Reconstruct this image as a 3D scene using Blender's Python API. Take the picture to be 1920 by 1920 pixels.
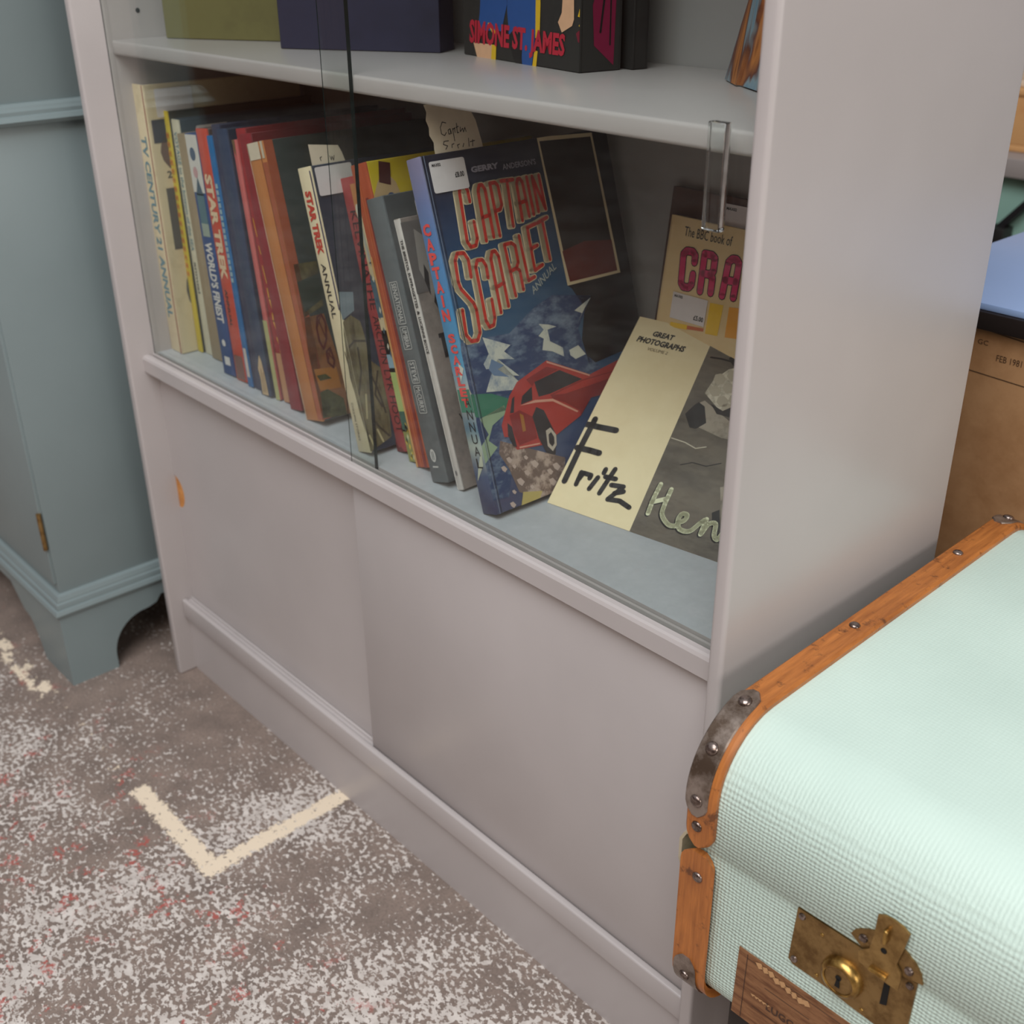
import bpy, bmesh, math, random, json
from mathutils import Vector, Matrix
random.seed(7)
scene = bpy.context.scene
for o in list(bpy.data.objects): bpy.data.objects.remove(o)
COL = scene.collection
R = math.radians

# ------------------------------------------------------------------ camera
cam_data = bpy.data.cameras.new('camera'); cam = bpy.data.objects.new('camera', cam_data); COL.objects.link(cam)
cam_data.sensor_width = 36.0; cam_data.lens = 2165.13 / 1920 * 36.0
cam_data.clip_start = 0.02; cam_data.clip_end = 60
right = Vector((0.67054601, 0.74183002, -0.00750166)); down = Vector((0.33391846, -0.31083031, -0.88987807)); fwd = Vector((-0.66247001, 0.59419924, -0.45613676))
m = Matrix((right, -down, -fwd)).transposed().to_4x4(); m.translation = Vector((1.2983, -0.538, 0.9221)); cam.matrix_world = m
cam_data.dof.use_dof = True; cam_data.dof.focus_distance = 0.86; cam_data.dof.aperture_fstop = 9.0
scene.camera = cam

# ------------------------------------------------------------------ light
scene.view_settings.view_transform = 'Standard'; scene.view_settings.look = 'None'
scene.view_settings.gamma = 1.0; scene.view_settings.exposure = 0.06; scene.view_settings.use_curve_mapping = False
world = bpy.data.worlds.new('hall_daylight'); scene.world = world; world.use_nodes = True
bg = world.node_tree.nodes['Background']; bg.inputs['Color'].default_value = (0.97, 0.97, 1.0, 1); bg.inputs['Strength'].default_value = 0.37
def area(name, loc, target, sx, sy, power, col):
    l = bpy.data.lights.new(name, 'AREA'); l.shape = 'RECTANGLE'; l.size = sx; l.size_y = sy; l.energy = power; l.color = col
    o = bpy.data.objects.new(name, l); COL.objects.link(o); o.location = loc
    o.rotation_euler = (Vector(target) - Vector(loc)).to_track_quat('-Z', 'Y').to_euler(); return o
area('skylight', (1.5, -1.6, 3.4), (1.1, -0.7, 0.0), 2.4, 2.0, 104, (0.93, 0.97, 1.0))
area('hall_lamp', (2.4, -2.6, 2.6), (0.6, 0.0, 0.4), 1.6, 1.0, 20, (1.0, 0.86, 0.74))
area('added_side_light', (5.3, -0.3, 1.7), (0.9, 0.1, 0.5), 2.2, 1.4, 52, (1.0, 0.97, 0.92))  # added to brighten the faces turned right; the wall has no window

# ------------------------------------------------------------------ helpers
def lin(c):
    c = c / 255.0
    return c / 12.92 if c <= 0.04045 else ((c + 0.055) / 1.055) ** 2.4
def rgb(r, g, b): return (lin(r), lin(g), lin(b), 1.0)
class NT:
    def __init__(s, name):
        s.m = bpy.data.materials.new(name); s.m.use_nodes = True; s.t = s.m.node_tree
        s.b = s.t.nodes['Principled BSDF']; s.out = s.t.nodes['Material Output']
    def n(s, typ, ins={}, **kw):
        nd = s.t.nodes.new(typ)
        for k, v in kw.items(): setattr(nd, k, v)
        for k, v in ins.items(): s.set(nd.inputs[k], v)
        return nd
    def set(s, sock, v):
        if isinstance(v, bpy.types.NodeSocket): s.t.links.new(v, sock)
        else: sock.default_value = v
    def math(s, op, a, b=0.0, c=None):
        nd = s.t.nodes.new('ShaderNodeMath'); nd.operation = op; s.set(nd.inputs[0], a); s.set(nd.inputs[1], b)
        if c is not None: s.set(nd.inputs[2], c)
        return nd.outputs[0]
    def noise(s, scale, detail=3, rough=0.55, vec=None, dist=0.0):
        nd = s.n('ShaderNodeTexNoise', {'Scale': scale, 'Detail': detail, 'Roughness': rough, 'Distortion': dist})
        s.t.links.new(vec if vec else s.obj(), nd.inputs['Vector']); return nd.outputs['Fac']
    def obj(s):
        if not hasattr(s, '_o'): s._o = s.t.nodes.new('ShaderNodeTexCoord').outputs['Object']
        return s._o
    def xyz(s):
        if not hasattr(s, '_x'): s._x = s.n('ShaderNodeSeparateXYZ', {0: s.obj()})
        return s._x.outputs
    def mapping(s, scale=(1, 1, 1), rot=(0, 0, 0)):
        nd = s.n('ShaderNodeMapping', {'Vector': s.obj(), 'Scale': scale, 'Rotation': rot}); return nd.outputs[0]
    def rng(s, v, a, b, c=0.0, d=1.0, smooth=False):
        nd = s.n('ShaderNodeMapRange', {'Value': v, 'From Min': a, 'From Max': b, 'To Min': c, 'To Max': d})
        if smooth: nd.interpolation_type = 'SMOOTHSTEP'
        return nd.outputs[0]
    def mix(s, f, a, b):
        nd = s.n('ShaderNodeMix', data_type='RGBA'); s.set(nd.inputs[0], f); s.set(nd.inputs[6], a); s.set(nd.inputs[7], b); return nd.outputs[2]
    def bump(s, h, strength, dist):
        nd = s.n('ShaderNodeBump', {'Height': h, 'Strength': strength, 'Distance': dist}); s.t.links.new(nd.outputs[0], s.b.inputs['Normal'])
    def fin(s, col, rough=0.6, metal=0.0, spec=0.5):
        s.set(s.b.inputs['Base Color'], col); s.set(s.b.inputs['Roughness'], rough); s.b.inputs['Metallic'].default_value = metal
        s.b.inputs['Specular IOR Level'].default_value = spec; return s.m
INK = {}
def ink(r, g, b, rough=0.45, var=0.05, name='print_ink'):
    k = (r, g, b, rough, var)
    if k not in INK:
        t = NT(name); f = t.rng(t.noise(90, 4, 0.65), 0.3, 0.75, 1.0 - var, 1.0 + var)
        hs = t.n('ShaderNodeHueSaturation', {'Color': rgb(r, g, b), 'Value': f}); INK[k] = t.fin(hs.outputs[0], rough, 0, 0.4)
    return INK[k]
def worn(name, c1, c2, scale=14, lo=0.5, hi=0.72, rough=0.55, stretch=(1, 1, 1)):
    t = NT(name); f = t.rng(t.noise(scale, 6, 0.7, t.mapping(stretch)), lo, hi)
    t.bump(t.noise(220, 3), 0.15, 0.001); return t.fin(t.mix(f, rgb(*c1), rgb(*c2)), rough, 0, 0.35)
def paint(name, c, rough=0.42, bump=0.10, bscale=260, var=0.05):
    t = NT(name); f = t.rng(t.noise(5, 3), 0.3, 0.7, 1 - var, 1 + var)
    hs = t.n('ShaderNodeHueSaturation', {'Color': rgb(*c), 'Value': f}); t.bump(t.noise(bscale, 2), bump, 0.0006)
    return t.fin(hs.outputs[0], rough, 0, 0.4)

class MB:
    """collects faces for ONE mesh object"""
    def __init__(s): s.v = []; s.f = []; s.mi = []; s.mats = []; s.sm = []
    def mat(s, m):
        if m not in s.mats: s.mats.append(m)
        return s.mats.index(m)
    def add(s, vs, fs, m, smooth=False):
        o = len(s.v); s.v += [tuple(v) for v in vs]; i = s.mat(m)
        for f in fs: s.f.append([o + k for k in f]); s.mi.append(i); s.sm.append(smooth)
        return s
    def box(s, a, b, m):
        x0, y0, z0 = a; x1, y1, z1 = b
        return s.add([(x0,y0,z0),(x1,y0,z0),(x1,y1,z0),(x0,y1,z0),(x0,y0,z1),(x1,y0,z1),(x1,y1,z1),(x0,y1,z1)],
                     [(0,3,2,1),(4,5,6,7),(0,1,5,4),(1,2,6,5),(2,3,7,6),(3,0,4,7)], m)
    def rbox(s, a, b, m, r=0.002, seg=2):
        bm = bmesh.new(); bmesh.ops.create_cube(bm, size=1.0)
        for v in bm.verts: v.co = Vector([(a[i] + b[i]) / 2 + v.co[i] * (b[i] - a[i]) for i in range(3)])
        bmesh.ops.bevel(bm, geom=list(bm.edges), offset=r, segments=seg, profile=0.5, affect='EDGES')
        return s.bm(bm, m, True)
    def bm(s, bm, m, smooth=False):
        bm.verts.index_update(); s.add([v.co[:] for v in bm.verts], [[v.index for v in f.verts] for f in bm.faces], m, smooth); bm.free(); return s
    def prism(s, pts, fn, d0, d1, m, rim=None, smooth=False):
        """polygon pts (u,v) mapped by fn(u,v,d), extruded from d0 to d1"""
        n = len(pts); vs = [fn(u, v, d0) for u, v in pts] + [fn(u, v, d1) for u, v in pts]
        s.add(vs, [list(range(n))[::-1], [n + i for i in range(n)]], m)
        s.add(vs, [[i, (i + 1) % n, n + (i + 1) % n, n + i] for i in range(n)], rim or m, smooth); return s
    def lathe(s, prof, m, c=(0, 0, 0), axis='z', n=20):
        vs = []; fs = []
        for r, h in prof:
            for k in range(n):
                a = 2 * math.pi * k / n; p = (r * math.cos(a), r * math.sin(a), h)
                if axis == 'y': p = (p[0], -p[2], p[1])     # outward is -Y
                if axis == 'x': p = (-p[2], p[0], p[1])     # outward is -X
                vs.append((c[0] + p[0], c[1] + p[1], c[2] + p[2]))
        for i in range(len(prof) - 1):
            for k in range(n): fs.append((i*n+k, i*n+(k+1)%n, (i+1)*n+(k+1)%n, (i+1)*n+k))
        fs.append(tuple(range((len(prof)-1)*n, len(prof)*n))); fs.append(tuple(range(n))[::-1])
        return s.add(vs, fs, m, True)
    def build(s, name, parent=None, loc=None):
        me = bpy.data.meshes.new(name); me.from_pydata(s.v, [], s.f)
        for m in s.mats: me.materials.append(m)
        for p, i, k in zip(me.polygons, s.mi, s.sm): p.material_index = i; p.use_smooth = k
        bm = bmesh.new(); bm.from_mesh(me); bmesh.ops.remove_doubles(bm, verts=bm.verts, dist=1e-6)
        bmesh.ops.recalc_face_normals(bm, faces=bm.faces); bm.to_mesh(me); bm.free()
        if any(s.sm): me.set_sharp_from_angle(angle=R(40))
        o = bpy.data.objects.new(name, me); COL.objects.link(o)
        if parent: o.parent = parent
        if loc: o.location = loc
        return o
def tag(o, label=None, cat=None, group=None, kind=None):
    for k, v in (('label', label), ('category', cat), ('group', group), ('kind', kind)):
        if v: o[k] = v
    return o
def empty(name, loc, rot=(0, 0, 0)):
    o = bpy.data.objects.new(name, None); COL.objects.link(o); o.location = loc; o.rotation_euler = rot; o.empty_display_size = 0.05; return o

TXT = {}
def glyphs(text, bold=0.0, shear=0.0):
    k = (text, bold, shear)
    if k not in TXT:
        c = bpy.data.curves.new('lettering', 'FONT'); c.body = text; c.size = 1.0; c.offset = bold; c.shear = shear; c.resolution_u = 2; c.fill_mode = 'FRONT'
        o = bpy.data.objects.new('lettering', c); COL.objects.link(o)
        me = bpy.data.meshes.new_from_object(o); TXT[k] = ([v.co[:2] for v in me.vertices], [list(p.vertices) for p in me.polygons])
        bpy.data.objects.remove(o); bpy.data.curves.remove(c); bpy.data.meshes.remove(me)
    return TXT[k]
class Print:
    """flat print on a surface; fr(u, v, lift) -> local xyz"""
    def __init__(s, fr, clip=None): s.fr = fr; s.mb = MB(); s.clip = clip
    def z(s, l): return 0.0002 + 0.00009 * l
    def poly(s, pts, m, l=1):
        if s.clip:
            for ax, lim, sg in ((0, s.clip[0], 1), (0, s.clip[2], -1), (1, s.clip[1], 1), (1, s.clip[3], -1)):
                new = []
                for i, p in enumerate(pts):
                    q = pts[i - 1]; a = sg * (p[ax] - lim); b = sg * (q[ax] - lim)
                    if (a >= 0) != (b >= 0):
                        k = b / (b - a); new.append((q[0] + (p[0] - q[0]) * k, q[1] + (p[1] - q[1]) * k))
                    if a >= 0: new.append(p)
                pts = new
            if len(pts) < 3: return s
        s.mb.add([s.fr(u, v, s.z(l)) for u, v in pts], [list(range(len(pts)))], m); return s
    def rect(s, u0, v0, u1, v1, m, l=1): return s.poly([(u0, v0), (u1, v0), (u1, v1), (u0, v1)], m, l)
    def disc(s, u, v, ru, rv, m, l=1, n=24, a0=0, a1=360):
        full = a1 - a0 >= 360
        return s.poly([(u + ru * math.cos(R(a0 + (a1-a0) * k / (n if full else n - 1))), v + rv * math.sin(R(a0 + (a1-a0) * k / (n if full else n - 1)))) for k in range(n)], m, l)
    def stroke(s, pts, w, m, l=1):
        h = w / 2
        for (x0, y0), (x1, y1) in zip(pts, pts[1:]):
            L = math.hypot(x1 - x0, y1 - y0)
            if L < 1e-7: continue
            nx, ny = -(y1 - y0) / L * h, (x1 - x0) / L * h
            s.poly([(x0 - nx, y0 - ny), (x1 - nx, y1 - ny), (x1 + nx, y1 + ny), (x0 + nx, y0 + ny)], m, l)
        for x, y in pts: s.disc(x, y, h, h, m, l, 9)
        return s
    def text(s, t, u0, v0, u1, v1, m, l=3, rot=0, bold=0.02, shear=0.0):
        """fit the text into the box; rot=-90 runs it down a spine"""
        vs, fs = glyphs(t, bold, shear)
        if not vs: return s
        xs = [v[0] for v in vs]; ys = [v[1] for v in vs]; ax, bx, ay, by = min(xs), max(xs), min(ys), max(ys); out = []
        for x, y in vs:
            a = (x - ax) / (bx - ax); b = (y - ay) / (by - ay) if by > ay else 0
            u, v = (u0 + (u1 - u0) * b, v1 - (v1 - v0) * a) if rot else (u0 + (u1 - u0) * a, v0 + (v1 - v0) * b)
            out.append(s.fr(u, v, s.z(l)))
        s.mb.add(out, fs, m); return s
    def stacked(s, t, uc, w, v_top, step, hgt, m, l=3, du=0.0, bold=0.03):
        for i, ch in enumerate(t):
            k = 0.28 if ch == 'I' else 1.0
            if ch != ' ': s.text(ch, uc + du * i - w * k / 2, v_top - i * step - hgt, uc + du * i + w * k / 2, v_top - i * step, m, l, 0, bold)
        return s
    def art(s, items, pal):
        for it in items:
            pts = [(a / 1e4, b / 1e4) for a, b in it[-1]]
            if it[0] == 'p': s.poly(pts, pal[it[1]], it[2])
            else: s.stroke(pts, it[3] / 1e4, pal[it[1]], it[2])
        return s
    def build(s, name, parent, gap=0.004):
        if name != 'spine_print': return s.mb.build(name, parent)
        # one object per printed block of the spine
        a = s.mb; spans = []
        for i, f in enumerate(a.f): spans.append((min(a.v[k][2] for k in f), max(a.v[k][2] for k in f), i))
        spans.sort(); groups = []
        for lo, hi, i in spans:
            if groups and lo <= groups[-1][1] + gap: groups[-1][1] = max(hi, groups[-1][1]); groups[-1][2].append(i)
            else: groups.append([lo, hi, [i]])
        o = None
        for lo, hi, ids in groups:
            nb = MB()
            for i in ids: nb.add([a.v[k] for k in a.f[i]], [list(range(len(a.f[i])))], a.mats[a.mi[i]])
            o = nb.build(name, parent)
        return o
def earclip(o):
    """triangulate concave print polygons cleanly"""
    bm = bmesh.new(); bm.from_mesh(o.data); bmesh.ops.triangulate(bm, faces=[f for f in bm.faces if len(f.verts) > 4], ngon_method='EAR_CLIP'); bm.to_mesh(o.data); bm.free(); return o

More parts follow.
